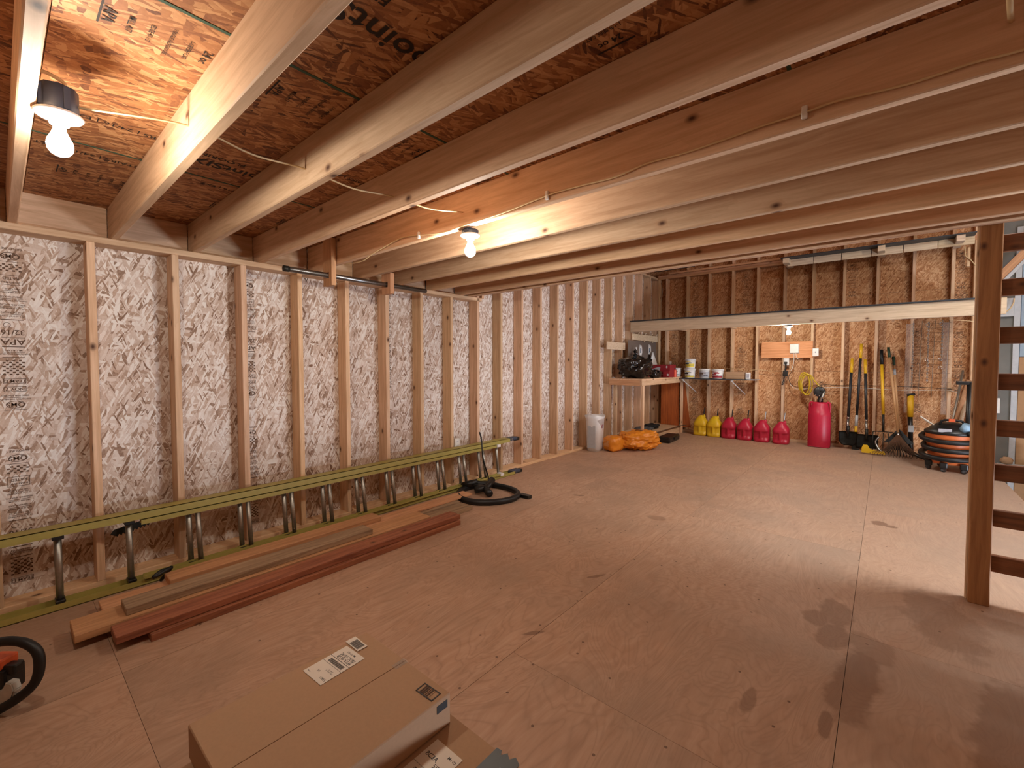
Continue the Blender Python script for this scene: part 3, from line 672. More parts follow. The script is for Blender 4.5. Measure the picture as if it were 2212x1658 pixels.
# ================================================================== EXTENSION LADDER ON ITS SIDE
t = thing('extension_ladder', 'long yellow extension ladder with metal rungs lying on its side by the left wall', 'ladder', (.25, 1.8, 0))
def channel(name, xc, w, z0, z1, ya, yb, up, mat='rail_yellow', dx=0.0):
    m = MB(); th = .004
    web = (z1-th, z1) if up else (z0, z0+th)
    m.box(xc-w/2, xc+w/2, ya, yb, web[0], web[1], mat); m.box(xc-w/2, xc-w/2+th, ya, yb, z0, z1, mat); m.box(xc+w/2-th, xc+w/2, ya, yb, z0, z1, mat)
    return m.build(name, t)
xb, xt = .262, .215      # bottom and top rail of the wide section
channel('rail', xt, .10, .400, .444, -1.6, 4.05, True); channel('rail', xb, .09, .0, .036, -1.6, 4.10, False)
xf, xg = .300, .246
channel('rail', xg, .05, .366, .399, .55, 3.80, True); channel('rail', xf, .05, .037, .062, .55, 3.86, False)
ry = [.193+.304*i for i in range(-5, 13)]
for i, y in enumerate(ry):
    if y > 4.0: continue
    m = MB(); m.tube([(xb, y, .012), (xt, y, .43)], .0165, 'alu', 12); m.build('rung', t)
    bx('rung_bracket', xt-.028, xt+.053, y-.024, y+.024, .380, .3995, 'black_plastic', t); bx('rung_bracket', xb-.03, xb+.045, y-.02, y+.02, .036, .052, 'black_plastic', t)
for i in range(2, 12):
    y = .193+.304*i+.045
    m = MB(); m.tube([(xf, y, .045), (xg, y, .39)], .0155, 'alu', 12); m.build('rung', t)
for (x, z) in ((xt, .425), (xb, .028)):
    m = MB(); m.box(x-.035, x+.04, 4.05, 4.20, z-.018, z+.02, 'box_blue', .008); m.tube([(x+.045, 4.10, z), (x-.04, 4.10, z)], .012, 'steel', 8); m.box(x-.03, x+.035, 4.16, 4.25, z-.03, z+.012, 'steel_dark', .01); m.build('foot', t)
for (x, z) in ((xg, .383), (xf, .05)):
    m = MB(); m.box(x-.035, x+.035, 3.80, 3.86, z-.016, z+.016, 'bin_white', .004); m.build('end_cap', t)
# strap standing up by the ladder end
tag(tube('rubber_strap', cr([(.46, 3.49, .01), (.45, 3.45, .15), (.42, 3.42, .30), (.39, 3.43, .42), (.36, 3.45, .52), (.34, 3.44, .60)], 5), .008, 'black_rubber', None, 8, rad=None), 'thin black strap standing bent against the end of the ladder', 'strap')
# saw hanging behind the ladder
t = thing('pruning_saw', 'dark green toothed saw blade with a handle behind the ladder', 'saw', (.11, .52, .33))
f = frame((.158, .42, .315), (0, 1, .18), (0, -.18, 1)); m = MB()
pts = [(0, 0), (.02, .02), (.17, .02), (.2, 0)] + [(.19-.0095*i, -.028 if i % 2 else -.014) for i in range(18)]
m.poly(pts, .003, 'dark_green', f); m.build('blade', t)
m = MB(); m.tube(cr([(.16, .60, .36), (.16, .72, .385), (.16, .80, .40), (.16, .815, .43)], 4), .008, 'steel_dark', 8); m.tube([(.16, .815, .43), (.162, .815, .385), (.165, .78, .375)], .005, 'alu', 6); m.build('handle', t)
m = MB(); m.tube(cr([(.36, .62, .02), (.42, .66, .10), (.46, .64, .115), (.49, .56, .10), (.47, .60, .118), (.44, .64, .11)], 4), .010, 'black_rubber', 8)
tag(m.build('rubber_strap'), 'short black strap lying at the near end of the orange plank', 'strap')

# ================================================================== BLACK HOSE
t = thing('vacuum_hose', 'coiled black vacuum hose lying on the floor past the end of the boards', 'hose', (.75, 3.2, 0))
hc = Vector((.66, 3.22, .028)); rad = .30
pts = []
for i in range(46):
    a = R(150) + R(395)*i/45; rr = rad + .012*math.sin(3*a) + .03*i/45
    pts.append(hc + Vector((math.cos(a)*rr, math.sin(a)*rr*.93, .0 + (.03 if i > 36 else 0)*((i-36)/9))))
m = MB(); m.tube(pts, .030, 'black_rubber', 12, rad=[.029+.002*(i % 2) for i in range(len(pts))]); m.build('hose', t)
e = pts[-1]
m = MB(); m.tube([e, e+Vector((.10, .12, .03))], .034, 'black_plastic', 14); m.build('cuff', t)
m = MB(); m.box(.93, 1.06, 3.40, 3.46, 0, .035, 'black_plastic', .006); m.build('crevice_nozzle', t)
m = MB(); m.tube([(.54, 3.17, .05), (.60, 3.28, .06), (.55, 3.42, .11)], .036, 'black_plastic', 12); m.tube([(.60, 3.26, .055), (.72, 3.20, .04)], .036, 'black_plastic', 12); m.build('elbow', t)
m = MB(); m.box(.43, .60, 3.25, 3.31, .05, .075, 'black_plastic', .008); m.build('floor_nozzle', t)

# ================================================================== OUTLETS
def outlet(name, c, n, label, w=.07, h=.115, cat='outlet', slots=True):
    t = thing(name, label, cat, c); c = Vector(c); n = Vector(n); u = Vector((0, 0, 1)).cross(n); f = frame(c, u, (0, 0, 1))
    m = MB(); m.box(-w/2, w/2, -h/2, h/2, -.035, .004, 'white_plastic', .003, f); m.build('plate', t)
    if slots:
        m = MB()
        for dz in (-.028, .028):
            m.box(-.017, .017, dz-.017, dz+.017, .004, .0065, 'bin_white', .002, f); m.box(-.008, -.005, dz-.006, dz+.008, .0066, .0072, 'print_black', mtx=f); m.box(.005, .008, dz-.006, dz+.008, .0066, .0072, 'print_black', mtx=f)
        m.build('socket', t)
    return t
outlet('wall_outlet', (.139, 3.294, .467), (1, 0, 0), 'white outlet on a left wall stud above the ladder end')

# ================================================================== WALL BOARDS ON THE LEFT STUDS NEAR THE CORNER
topbox('nailed_board', XL+.001, XL+.022, 6.69, 7.36, 1.60, 1.73, 'white_board', 'short pale board nailed across two left wall studs above the black bag', 'board')
t = thing('coat_rail', 'pale board with pegs nailed near the back left corner above the grey panel', 'coat rail', (XL, 8.2, 1.85))
bx('board', XL+.001, XL+.02, 7.66, 8.84, 1.80, 1.915, 'white_board', t)
for y in (7.9, 8.2, 8.5, 8.75): tube('peg', [(XL+.02, y, 1.915), (XL+.05, y, 1.95)], .012, 'white_board', t)
for y in (8.15, 8.55): tube('peg', [(XL+.02, y, 1.80), (XL+.04, y, 1.775)], .012, 'white_board', t)
t = thing('pegboard', 'dark grey panel standing against the left wall studs at the back of the bench', 'panel', (.17, 8.1, 1.1))
bx('panel', XL+.002, XL+.012, 7.50, 8.78, 1.10, 1.79, 'pegboard', t, .001)
def small_text(o_, u, v, s, size, mat, parent, name='printed_label'):
    m = MB(); m.merge(text_bm(s, size), mat, frame(o_, u, v)); return m.build(name, parent)
for i, (yy, zz) in enumerate(((8.0, 1.62), (8.42, 1.64))):
    q = thing('work_glove', ['pale printed glove hanging on the grey panel, left one', 'pale printed glove hanging on the grey panel above the white bag'][i], 'glove', (.17, yy, zz))
    m = MB(); f = frame((.158, yy, zz), (0, 1, 0), (0, 0, 1))
    m.poly([(-.05, -.1), (.03, -.11), (.06, -.05), (.05, .04), (.02, .09), (-.01, .05), (-.03, .1), (-.05, .03)], .018, 'bin_white', f, .003); m.build('cloth', q)
    m = MB(); m.poly([(-.035, -.06), (.005, -.06), (.01, .02), (-.03, .03)], .0195, 'print_blue', f); m.build('print', q)
# white bag hanging
t = thing('plastic_bag', 'white plastic bag hanging from the grey panel behind the red box', 'bag', (.2, 8.45, 1.2))
m = MB(); prof = []
bmx = bmesh.new(); rings = []
for i, (zz, ww) in enumerate(((1.58, .02), (1.5, .05), (1.42, .085), (1.34, .12), (1.26, .155), (1.18, .18), (1.102, .17))):
    ring = []
    for j in range(24):
        a = 2*math.pi*j/24; rp = 1 + .10*math.sin(a*7+i*.3); ring.append(bmx.verts.new((.235+math.cos(a)*ww*.42*rp, 8.42+.06*i/6+math.sin(a)*ww*1.25*rp, zz)))
    rings.append(ring)
for a, b in zip(rings, rings[1:]):
    for j in range(24): bmx.faces.new((a[j], a[(j+1) % 24], b[(j+1) % 24], b[j]))
bmx.faces.new(rings[0]); bmx.faces.new(rings[-1][::-1]); bmesh.ops.recalc_face_normals(bmx, faces=bmx.faces)
m.merge(bmx, 'bin_white', None, True); m.build('bag', t)

# ================================================================== WORKBENCH
BZ = 1.10; BX1 = .735; BY0 = 6.80
t = thing('workbench', 'timber corner workbench fixed to the studs at the back left', 'workbench', (.4, 7.8, 0))
bx('bench_top', XL+.001, BX1, BY0, YB-.006, BZ-.018, BZ, 'pine_y', t)
bx('apron', XL+.002, BX1-.039, BY0, BY0+.038, BZ-.108, BZ-.0185, 'fir_x', t)
bx('apron', BX1-.038, BX1, BY0, YB-.003, BZ-.108, BZ-.0185, 'pine_y', t)
for (x0, y0, w_) in ((BX1-.038, BY0+.0, .038), (BX1-.038, 8.62, .038), (.39, 8.78, .09), (.20, BY0+.0, .05)): bx('leg', x0, x0+w_, y0+.04, y0+.10, 0, BZ-.1085, 'pine_z', t)
PF = .13
t2 = thing('low_platform', 'low timber platform on the floor under the workbench', 'platform', (.45, 7.8, 0))
bx('deck_board', XL+.001, .69, 7.0, YB-.004, PF-.018, PF, 'pine_y', t2)
bx('edge_board', .655, .69, 7.0, YB-.004, .0, PF-.0185, 'pine_y', t2); bx('cross_board', .2, .65, 7.0, 7.038, 0, PF-.0185, 'fir_x', t2)
# leaning orange plywood
m = MB(); m.box(0, .012, 0, .62, 0, .90, 'orange_plywood', .001)
topbox('plywood_offcut', .30, .66, 8.70, 8.712, PF+.002, .98, 'orange_plywood', 'orange brown plywood sheet standing under the workbench', 'plywood')
m = MB(); m.poly([(.70, .10), (.86, .10), (.80, .5), (.74, .98), (.70, .98)], .012, 'orange_plywood', Matrix(((1, 0, 0, 0), (0, 0, 1, 8.80), (0, 1, 0, 0), (0, 0, 0, 1))))
tag(m.build('plywood_offcut'), 'narrow orange wedge of plywood leaning right of the workbench leg', 'plywood')
# cloth and tools on the platform
tag(blob(.14, .24, .05, 'cloth_grey', .35, 2.4, 1, 2.2).build('work_clothes', loc=(.50, 7.40, PF)), 'crumpled grey clothing on the low platform', 'clothing')
tag(blob(.12, .20, .045, 'cloth_black', .35, 2.6, 2, 2.2).build('work_clothes', loc=(.40, 7.98, PF)), 'black bundle with straps behind the grey clothing', 'clothing')
tag(blob(.07, .10, .045, 'bin_white', .4, 2.6, 3, 2.0, 3).build('cleaning_rag', loc=(.60, 7.12, PF)), 'white crumpled rag at the edge of the low platform', 'rag')
tag(tube('pry_bar', [(.70, 7.0, PF+.012), (.72, 8.5, PF+.012), (.73, 8.72, PF+.015), (.80, 8.74, PF+.012)], .010, 'rust_wire', None, 8), 'long thin dark bar along the edge of the low platform', 'bar')
m = MB(); m.box(-.10, .11, -.28, .28, 0, .10, 'black_plastic', .02); tc_ = thing('tool_case', 'black hard case on the floor beside the yellow bag', 'case', (.87, 7.62, 0), R(3))
m.build('shell', tc_, True); m = MB(); m.box(-.102, .112, -.282, .282, .055, .060, 'shelf_dark', .001); m.box(.11, .125, -.06, .06, .04, .075, 'black_plastic', .004); m.build('handle', tc_, True)
# bags on the floor
t = thing('duffel_bag', 'large orange plastic sack slumped on the floor before the low platform', 'bag', (.80, 6.56, 0), R(-35))
blob(.21, .34, .15, 'orange_bag', .26, 1.9, 5, 2.3, 5).build('sack', t, True)
m = MB(); m.tube(cr([(-.05, -.1, .25), (0, -.05, .31), (.06, .02, .30), (.08, .08, .24)], 4), .008, 'rust_wire', 6); m.build('tie', t, True)
t = thing('duffel_bag', 'small boxy orange sack standing in front of the large orange one', 'bag', (.55, 6.20, 0), R(-25))
blob(.125, .14, .115, 'orange_bag', .12, 2.2, 8, 4.0, 4).build('sack', t, True)
m = MB(); m.box(-.07, .05, -.142, -.137, .08, .17, 'print_orange'); m.build('print', t, True)
# ---- waste bin
t = thing('waste_bin', 'tall white open plastic bin beside the last left wall stud plate', 'bin', (.30, 6.05, 0), R(10))
m = MB()
def bin_ring(z, a, b, n=32):
    return [(a*(abs(math.cos(th))**.62)*math.copysign(1, math.cos(th)), b*(abs(math.sin(th))**.62)*math.copysign(1, math.sin(th)), z) for th in [2*math.pi*i/n for i in range(n)]]
bmx = bmesh.new(); rr = []
spec = [(0, .098, .12), (.03, .105, .128), (.033, .11, .133), (.48, .125, .155), (.50, .128, .158)]
for z, a, b in spec: rr.append([bmx.verts.new(p) for p in bin_ring(z, a, b)])
top = [bmx.verts.new((p[0]*1.07, p[1]*1.07, .535 + .035*(p[1]/.15)**2*(1 if p[1] < 0 else .4))) for p in bin_ring(0, .132, .162)]; rr.append(top)
inn = [bmx.verts.new((v.co.x*.93, v.co.y*.93, v.co.z-.004)) for v in top]; rr.append(inn)
bot = [bmx.verts.new(p) for p in bin_ring(.05, .10, .12)]; rr.append(bot)
for a, b in zip(rr, rr[1:]):
    for j in range(32): bmx.faces.new((a[j], a[(j+1) % 32], b[(j+1) % 32], b[j]))
bmx.faces.new(rr[0][::-1]); bmx.faces.new(rr[-1]); bmesh.ops.recalc_face_normals(bmx, faces=bmx.faces)
m.merge(bmx, 'bin_white', None, True); m.build('shell', t, True)
m = MB(); m.box(-.07, .06, -.150, -.140, .05, .40, 'trim_white', .004); m.build('front_panel', t, True)
m = MB(); f = frame((.1235, -.01, .38), (0, 1, 0), (0, 0, 1)); m.tube([f @ Vector((math.cos(a)*.028, math.sin(a)*.028, 0)) for a in [math.pi*i/10*1.3 for i in range(11)]], .005, 'print_red', 6); m.merge(text_bm('R', .05), 'print_blue', f @ Matrix.Translation((0, -.01, .003))); m.merge(text_bm('clean', .02), 'print_red', f @ Matrix.Translation((0, -.05, .003))); m.build('print', t, True)

# ---- things on the bench
t = thing('trash_bag', 'full black rubbish bag tied at the top on the workbench', 'bag', (.42, 7.22, BZ))
blob(.27, .32, .21, 'black_bag', .20, 2.3, 3, 2.4, 5, pinch=.55).build('bag', t, True)
m = MB(); m.tube([(0, 0, .36), (.01, .02, .43), (-.01, -.01, .47), (.03, -.05, .50)], .02, 'black_bag', 8, rad=[.035, .018, .03, .012]); m.build('knot', t, True)
blob(.09, .13, .075, 'black_bag', .25, 2.5, 6, 2.4, 4).build('trash_bag', loc=(.61, 7.62, BZ)).name
tag(bpy.data.objects['trash_bag.001'] if 'trash_bag.001' in bpy.data.objects else col.objects[-1], 'small black bag beside the big one on the workbench', 'bag')
t = thing('spray_bottle', 'dark bottle with a white cap standing behind the black rubbish bag', 'bottle', (.25, 7.62, BZ))
m = MB(); m.lathe([(0, 0), (.036, 0), (.038, .01), (.038, .42), (.03, .46), (.012, .49), (.012, .51), (0, .51)], 'print_black', 16); m.build('bottle', t, True)
m = MB(); m.lathe([(0, .51), (.014, .51), (.014, .54), (.006, .56), (0, .56)], 'bin_white', 12); m.build('cap', t, True)
m = MB(); m.lathe([(.0385, .36), (.0385, .44)], 'label_grey', 16); m.build('label', t, True)
# red cartons
t = thing('red_carton', 'dark red printed carton on the workbench behind the black bags', 'carton', (.50, 8.25, BZ), R(0))
m = MB(); m.box(-.22, .20, -.15, .15, 0, .235, 'maroon', .003); m.build('carton', t, True)
m = MB(); m.poly([(-.12, .04), (-.04, .12), (-.18, .14), (-.02, .19), (.02, .19), (.0, .08), (-.03, .03)], .001, 'label_grey', Matrix(((1, 0, 0, 0), (0, 0, -1, -.1502), (0, 1, 0, 0), (0, 0, 0, 1)))); m.merge(text_bm('8', .06), 'bin_white', frame((.14, -.152, .19), (1, 0, 0), (0, 0, 1))); m.merge(text_bm('PREMIUM', .028), 'label_grey', frame((.06, -.152, .05), (1, 0, 0), (0, 0, 1))); m.build('print', t, True)
t = thing('red_carton', 'small red carton with a white letter at the right end of the workbench', 'carton', (.66, 8.10, BZ), R(0))
m = MB(); m.box(-.07, .05, -.05, .05, 0, .115, 'maroon', .002); m.build('carton', t, True)
m = MB(); m.merge(text_bm('e', .08), 'bin_white', frame((.02, -.052, .055), (1, 0, 0), (0, 0, 1))); m.build('print', t, True)
t = thing('clear_cup', 'clear plastic cup standing on the red carton', 'cup', (.66, 8.22, BZ+.237)); m = MB(); m.lathe([(0, 0), (.02, 0), (.028, .06), (.026, .06), (.018, .004), (0, .004)], 'clear_film', 16); m.build('cup', t, True)
t = thing('spray_can', 'orange spray can with a black cap beside the white tub on the workbench', 'spray can', (.70, 8.35, BZ)); m = MB(); m.lathe([(0, 0), (.03, 0), (.031, .004), (.031, .13), (.022, .145), (0, .145)], 'spray_orange', 18); m.build('can', t, True)
m = MB(); m.lathe([(0, .145), (.016, .145), (.016, .17), (0, .172)], 'print_black', 12); m.build('cap', t, True)
# ---- tubs
def tub(loc, label, r=.092, h=.185, band='print_yellow', txt='SPACKLE', band_h=(.02, .05), mark='print_black', rz=0):
    t = thing('plastic_tub', label, 'tub', loc, rz)
    m = MB(); m.lathe([(0, 0), (r*.86, 0), (r*.88, .006), (r*.99, h-.03), (0, h-.03)], 'bin_white', 28); m.build('tub', t, True)
    m = MB(); m.lathe([(0, h-.028), (r*1.07, h-.03), (r*1.08, h-.008), (r*1.02, h-.004), (r*.98, h-.012), (0, h-.012)], 'bin_white', 28); m.build('lid', t, True)
    m = MB(); n = 12; z0, z1 = band_h
    def arc(za, zb, a0, a1, mat, off=.0015):
        bmx = bmesh.new(); vs = []
        for i in range(n+1):
            a = R(a0+(a1-a0)*i/n)
            for z in (za, zb):
                rr_ = (r*.88+(r*.11)*(z/(h-.03)))+off; vs.append(bmx.verts.new((math.cos(a)*rr_, math.sin(a)*rr_, z)))
        for i in range(n): bmx.faces.new((vs[2*i], vs[2*i+2], vs[2*i+3], vs[2*i+1]))
        m.merge(bmx, mat, None, True)
    arc(z0, z1, -160, -20, band); arc(h*.42, h*.52, -150, -90, mark); arc(h*.52, h*.60, -120, -60, mark); arc(h*.66, h*.72, -150, -70, band, .002); arc(h*.3, h*.34, -85, -30, 'print_blue', .002)
    m.merge(text_bm(txt, .026), mark, frame((0, -r*.99-.003, h*.32), (1, 0, 0), (0, 0, 1)))
    m.build('label_print', t, True)
    return t
SZ = 1.078
tub((.90, 8.60, SZ), 'white tub with a yellow band, lower one of the stacked pair on the wall shelf', .098, .19, 'print_yellow', 'JOINT')
tub((.905, 8.60, SZ+.187), 'white tub stacked on top of another on the wall shelf', .093, .185, 'print_yellow', 'FILL', (.02, .09), 'print_blue')
tub((1.165, 8.60, SZ), 'white tub covered in fine grey print, alone left of the red banded tub', .093, .185, 'label_grey', 'DIRECTIONS', (.02, .13), 'ink_faded')
tub((1.40, 8.60, SZ), 'white tub with dark red bands on the wall shelf', .098, .18, 'print_red', 'DAP', (.02, .06), 'print_red')
tub((.64, 8.62, BZ), 'white tub with dark print at the right end of the workbench', .082, .175, 'label_grey', 'MIX', (.02, .05), 'print_black')
t = thing('cardboard_tray', 'long low brown cardboard tray at the right of the wall shelf', 'tray', (1.70, 8.62, SZ))
m = MB(); m.box(-.155, .15, -.08, .08, 0, .13, 'cardboard', .002); m.box(-.156, .151, -.081, .081, .070, .074, 'cardboard_edge'); m.build('carton', t, True)
t = thing('small_package', 'small clear printed package right of the cardboard tray', 'package', (1.90, 8.62, SZ)); m = MB(); m.box(-.035, .035, -.04, .02, 0, .12, 'bin_white', .006); m.box(-.02, .025, -.0415, -.040, .03, .10, 'label_grey'); m.build('pack', t, True)
# ---- wall shelf
t = thing('wall_shelf', 'dark wall shelf on two folding white brackets right of the workbench', 'shelf', (1.35, 8.65, 1.06))
bx('shelf_board', .74, 1.90, 8.46, YB-.003, SZ-.016, SZ-.001, 'shelf_dark', t, .001); bx('shelf_end', 1.902, 2.03, 8.50, YB-.003, SZ-.014, SZ-.004, 'label_grey', t, .001)
for x0 in (.80, 1.66):
    m = MB(); m.tube([(x0, 8.50, SZ-.035), (x0+.14, 8.86, SZ-.28)], .008, 'bin_white', 8); m.lathe([(0, 0), (.022, 0), (.022, .02), (0, .02)], 'bin_white', 12, Matrix.Translation((x0, 8.50, SZ-.04))); m.build('bracket', t)

# ================================================================== FUEL CANS
def fuel_can(loc, mat, label, group, spout='black_rubber', rz=0):
    t = thing('fuel_can', label, 'fuel can', loc, rz, group); t.scale = (.90, .90, 1)
    prof = [(.0, 0), (.118, 0), (.130, .012), (.134, .03), (.134, .05), (.134, .07), (.134, .09), (.134, .12), (.134, .15), (.134, .17), (.134, .185), (.136, .20), (.134, .235), (.118, .275), (.085, .32), (.05, .355), (.028, .375), (0, .378)]
    bmx = bmesh.new(); n = 48; rings = []
    for r, z in prof:
        ring = []
        for j in range(n):
            a = 2*math.pi*j/n; sq = 4.0 if z < .25 else 2.6
            rr_ = r/((abs(math.cos(a))**sq+abs(math.sin(a))**sq)**(1/sq))
            da = (math.degrees(a)+90) % 360; da = da-360 if da > 180 else da   # 0 = front (-y)
            if .06 < z < .18 and (8 < da < 46 or -46 < da < -8): rr_ -= .032
            ring.append(bmx.verts.new((rr_*math.cos(a), rr_*math.sin(a), z)))
        rings.append(ring)
    for a, b in zip(rings, rings[1:]):
        for j in range(n): bmx.faces.new((a[j], a[(j+1) % n], b[(j+1) % n], b[j]))
    bmesh.ops.remove_doubles(bmx, verts=bmx.verts, dist=1e-5); bmesh.ops.recalc_face_normals(bmx, faces=bmx.faces)
    m = MB(); m.merge(bmx, mat, None, True); m.build('body', t, True)
    m = MB(); m.tube([(.05, .05, .30), (.045, .06, .355), (.03, .065, .37)], .026, mat, 10); m.build('neck', t, True)
    m = MB(); m.tube(cr([(.03, .07, .34), (.035, .075, .44), (.045, .08, .52)], 3), .010, spout, 8); m.build('spout', t, True)
    return t
xsc = [1.10, 1.345, 1.60, 1.865, 2.135, 2.425]
labs = ['yellow fuel can beside the workbench, leftmost of the row', 'yellow fuel can standing next to the first red can', 'red fuel can directly right of the yellow ones', 'red fuel can second of the four red ones, black spout',
        'red fuel can with a clear spout, third of the four red ones', 'red fuel can with a clear spout at the right end of the row']
for i, x in enumerate(xsc):
    fuel_can((x, 8.66-.01*i, 0), 'yellow_plastic' if i < 2 else 'red_plastic', labs[i], 'fuel cans along the back wall', 'black_rubber' if i < 4 else 'steel', 0)
# ---- tall fuel caddy
t = thing('fuel_caddy', 'tall red fuel container with a hand pump on top', 'fuel container', (2.95, 8.68, 0))
def sect(w0, d0, z): return [(-w0, -d0, z), (w0, -d0, z), (w0, d0, z), (-w0, d0, z)]
bmx = bmesh.new(); rr = [[bmx.verts.new(p) for p in sect(a, b, z)] for a, b, z in ((.145, .12, 0), (.147, .122, .02), (.147, .122, .53), (.140, .115, .56), (.105, .10, .70), (.10, .095, .73))]
for a, b in zip(rr, rr[1:]):
    for j in range(4): bmx.faces.new((a[j], a[(j+1) % 4], b[(j+1) % 4], b[j]))
bmx.faces.new(rr[0][::-1]); bmx.faces.new(rr[-1]); bmesh.ops.recalc_face_normals(bmx, faces=bmx.faces); bmesh.ops.bevel(bmx, geom=list(bmx.edges), offset=.012, segments=2, affect='EDGES')
m = MB(); m.merge(bmx, 'red_plastic', None, True); m.build('body', t, True)
for s in (-1, 1):
    m = MB(); m.tube(cr([(s*.132, -.02, .55), (s*.136, -.02, .64), (s*.130, -.02, .715), (s*.09, -.02, .728)], 4), .017, 'red_plastic', 10); m.build('handle', t, True)
m = MB(); m.lathe([(.04, .72), (.04, .78), (.03, .80), (.03, .86)], 'black_plastic', 16); m.build('pump_neck', t, True)
m = MB(); f = Matrix.Translation((-.01, -.02, .90)) @ Matrix.Rotation(R(90), 4, 'X'); m.lathe([(0, -.035), (.075, -.035), (.082, -.025), (.082, .025), (.072, .035), (.03, .04), (0, .042)], 'shaft_dark', 24, f)
for i in range(8):
    a = i*math.pi/4; m.lathe([(0, .036), (.007, .036), (.007, .042), (0, .042)], 'chrome', 8, f @ Matrix.Translation((math.cos(a)*.066, math.sin(a)*.066, 0)))
m.build('pump_body', t, True)
m = MB(); m.tube([(.065, -.075, .91), (.0, -.08, .74)], .014, 'alu', 8); m.tube([(.065, -.06, .91), (.0, -.06, .91)], .012, 'steel_dark', 8); m.build('crank', t, True)
m = MB(); pts = []
for i in range(64):
    a = 2*math.pi*i/64*2.6+.5; pts.append((-.17+math.cos(a)*(.085-.02*i/64)-.0012*i, .04+.001*i*.5, 1.0+math.sin(a)*.175+.0006*i))
pts = [(-.01, .0, .98)] + pts; m.tube(pts, .0105, 'clear_tube', 8); m.build('fuel_hose', t, True, label='translucent yellow hose')

# ================================================================== WIRING BOARD
t = thing('wiring_board', 'orange plywood board fixed across the back wall studs under the far bulb', 'board', (2.43, YB, 1.46))
bx('board', 2.055, 2.815, YB-.022, YB-.001, 1.455, 1.735, 'board_plywood', t, .002)
def dev(name, px0, py0, px1, py1, y, label, cat, d=.04):
    a = Yp(px0, py0, y); b = Yp(px1, py1, y); t = thing(name, label, cat, ((a.x+b.x)/2, y, (a.z+b.z)/2))
    bx('cover', a.x, b.x, y, y+d, b.z, a.z, 'white_plastic', t, .006); return t, a, b
t1, a, b = dev('junction_cover', 1706, 743, 1725, 762, 8.815, 'square white cover on the orange wiring board', 'electrical box')
bx('shadow_lip', a.x-.004, b.x+.004, 8.855, 8.858, b.z-.004, a.z+.004, 'label_grey', t1, 0)
t1, a, b = dev('light_switch', 1755, 752, 1768, 769, 8.835, 'white switch plate at the right end of the wiring board', 'switch'); bx('toggle', (a.x+b.x)/2-.006, (a.x+b.x)/2+.006, 8.825, 8.835, (a.z+b.z)/2-.012, (a.z+b.z)/2+.012, 'label_grey', t1, .001)
t1, a, b = dev('wall_outlet', 1692, 773, 1704, 789, 8.835, 'white outlet with a black plug below the wiring board', 'outlet')
cx_, cz_ = (a.x+b.x)/2, (a.z+b.z)/2
bx('socket', cx_-.016, cx_+.016, 8.832, 8.835, cz_-.045, cz_+.045, 'bin_white', t1, 0)
t = thing('power_adapter', 'black plug and adapter with a looped lead hanging from the far outlet', 'adapter', (cx_, 8.8, 1.2))
m = MB(); m.box(cx_-.022, cx_+.022, 8.79, 8.83, cz_-.035, cz_-.002, 'black_plastic', .005); m.tube(cr([(cx_, 8.80, cz_-.03), (cx_+.005, 8.79, cz_-.10), (cx_-.005, 8.79, cz_-.16)], 4), .012, 'black_rubber', 8); m.build('plug', t)
m = MB(); m.box(cx_-.035, cx_+.035, 8.77, 8.83, cz_-.25, cz_-.15, 'black_plastic', .01); m.build('transformer', t)
m = MB(); m.tube(cr([(cx_, 8.79, cz_-.24), (cx_-.03, 8.78, cz_-.34), (cx_-.045, 8.78, cz_-.40), (cx_-.015, 8.78, cz_-.36), (cx_-.02, 8.78, cz_-.27)], 5), .007, 'black_rubber', 6); m.build('lead', t)
cable('electrical_cable', [Yp(1715, 762, 8.83), Yp(1715, 775, 8.83), Yp(1713, 790, 8.83), Yp(1708, 800, 8.83), Yp(1700, 800, 8.84)], .008, 'white cable dropping from the square cover below the wiring board', 'cable_white')
cable('electrical_cable', [Yp(1719, 762, 8.83), Yp(1721, 772, 8.83), Yp(1726, 776, 8.83)], .007, 'short white cable end under the square cover', 'cable_white')
cable('electrical_cable', [Yp(1712, 800, 8.80), Yp(1704, 812, 8.80), Yp(1706, 825, 8.79), Yp(1716, 834, 8.79), Yp(1735, 836, 8.80), Yp(1775, 831, 8.83), Yp(1815, 832, 8.86), Yp(1885, 833, 8.87), Yp(1965, 835, 8.87), Yp(2060, 840, 8.87)], .007, 'dark cable sagging along the back wall behind the long tools', 'black_rubber', k=5)
cable('electrical_cable', [Yp(1704, 820, 8.81), Yp(1710, 834, 8.80), Yp(1725, 840, 8.80), Yp(1760, 838, 8.83), Yp(1820, 836, 8.87), Yp(1900, 840, 8.87), Yp(1960, 843, 8.87), Yp(2040, 842, 8.87), Yp(2070, 848, 8.87)], .007, 'white cable sagging along the back wall behind the long tools', 'cable_white', k=5)
cable('electrical_cable', [Yp(1552, 797, 8.94), Yp(1590, 796, 8.86), Yp(1610, 801, 8.86), Yp(1635, 798, 8.86), Yp(1665, 801, 8.86), Yp(1690, 800, 8.86)], .006, 'pale cable along the back wall above the wall shelf')
cable('electrical_cable', [Yp(1432, 622, 8.97), Yp(1430, 640, 8.95), Yp(1427, 660, 8.96), Yp(1425, 690, 8.96)], .006, 'thin white cable hanging in the dark back left corner', 'cable_white')
cable('electrical_cable', [Yp(2052, 690, 7.66), Yp(2080, 692, 7.66), Yp(2108, 694, 7.66)], .006, 'pale cable under the right end of the platform beam')
cable('electrical_cable', [Yp(2085, 532, 8.8), Yp(2086, 552, 8.8), Yp(2096, 560, 8.8), Yp(2108, 574, 8.8)], .010, 'yellow cable looped near the upper right corner of the back wall')
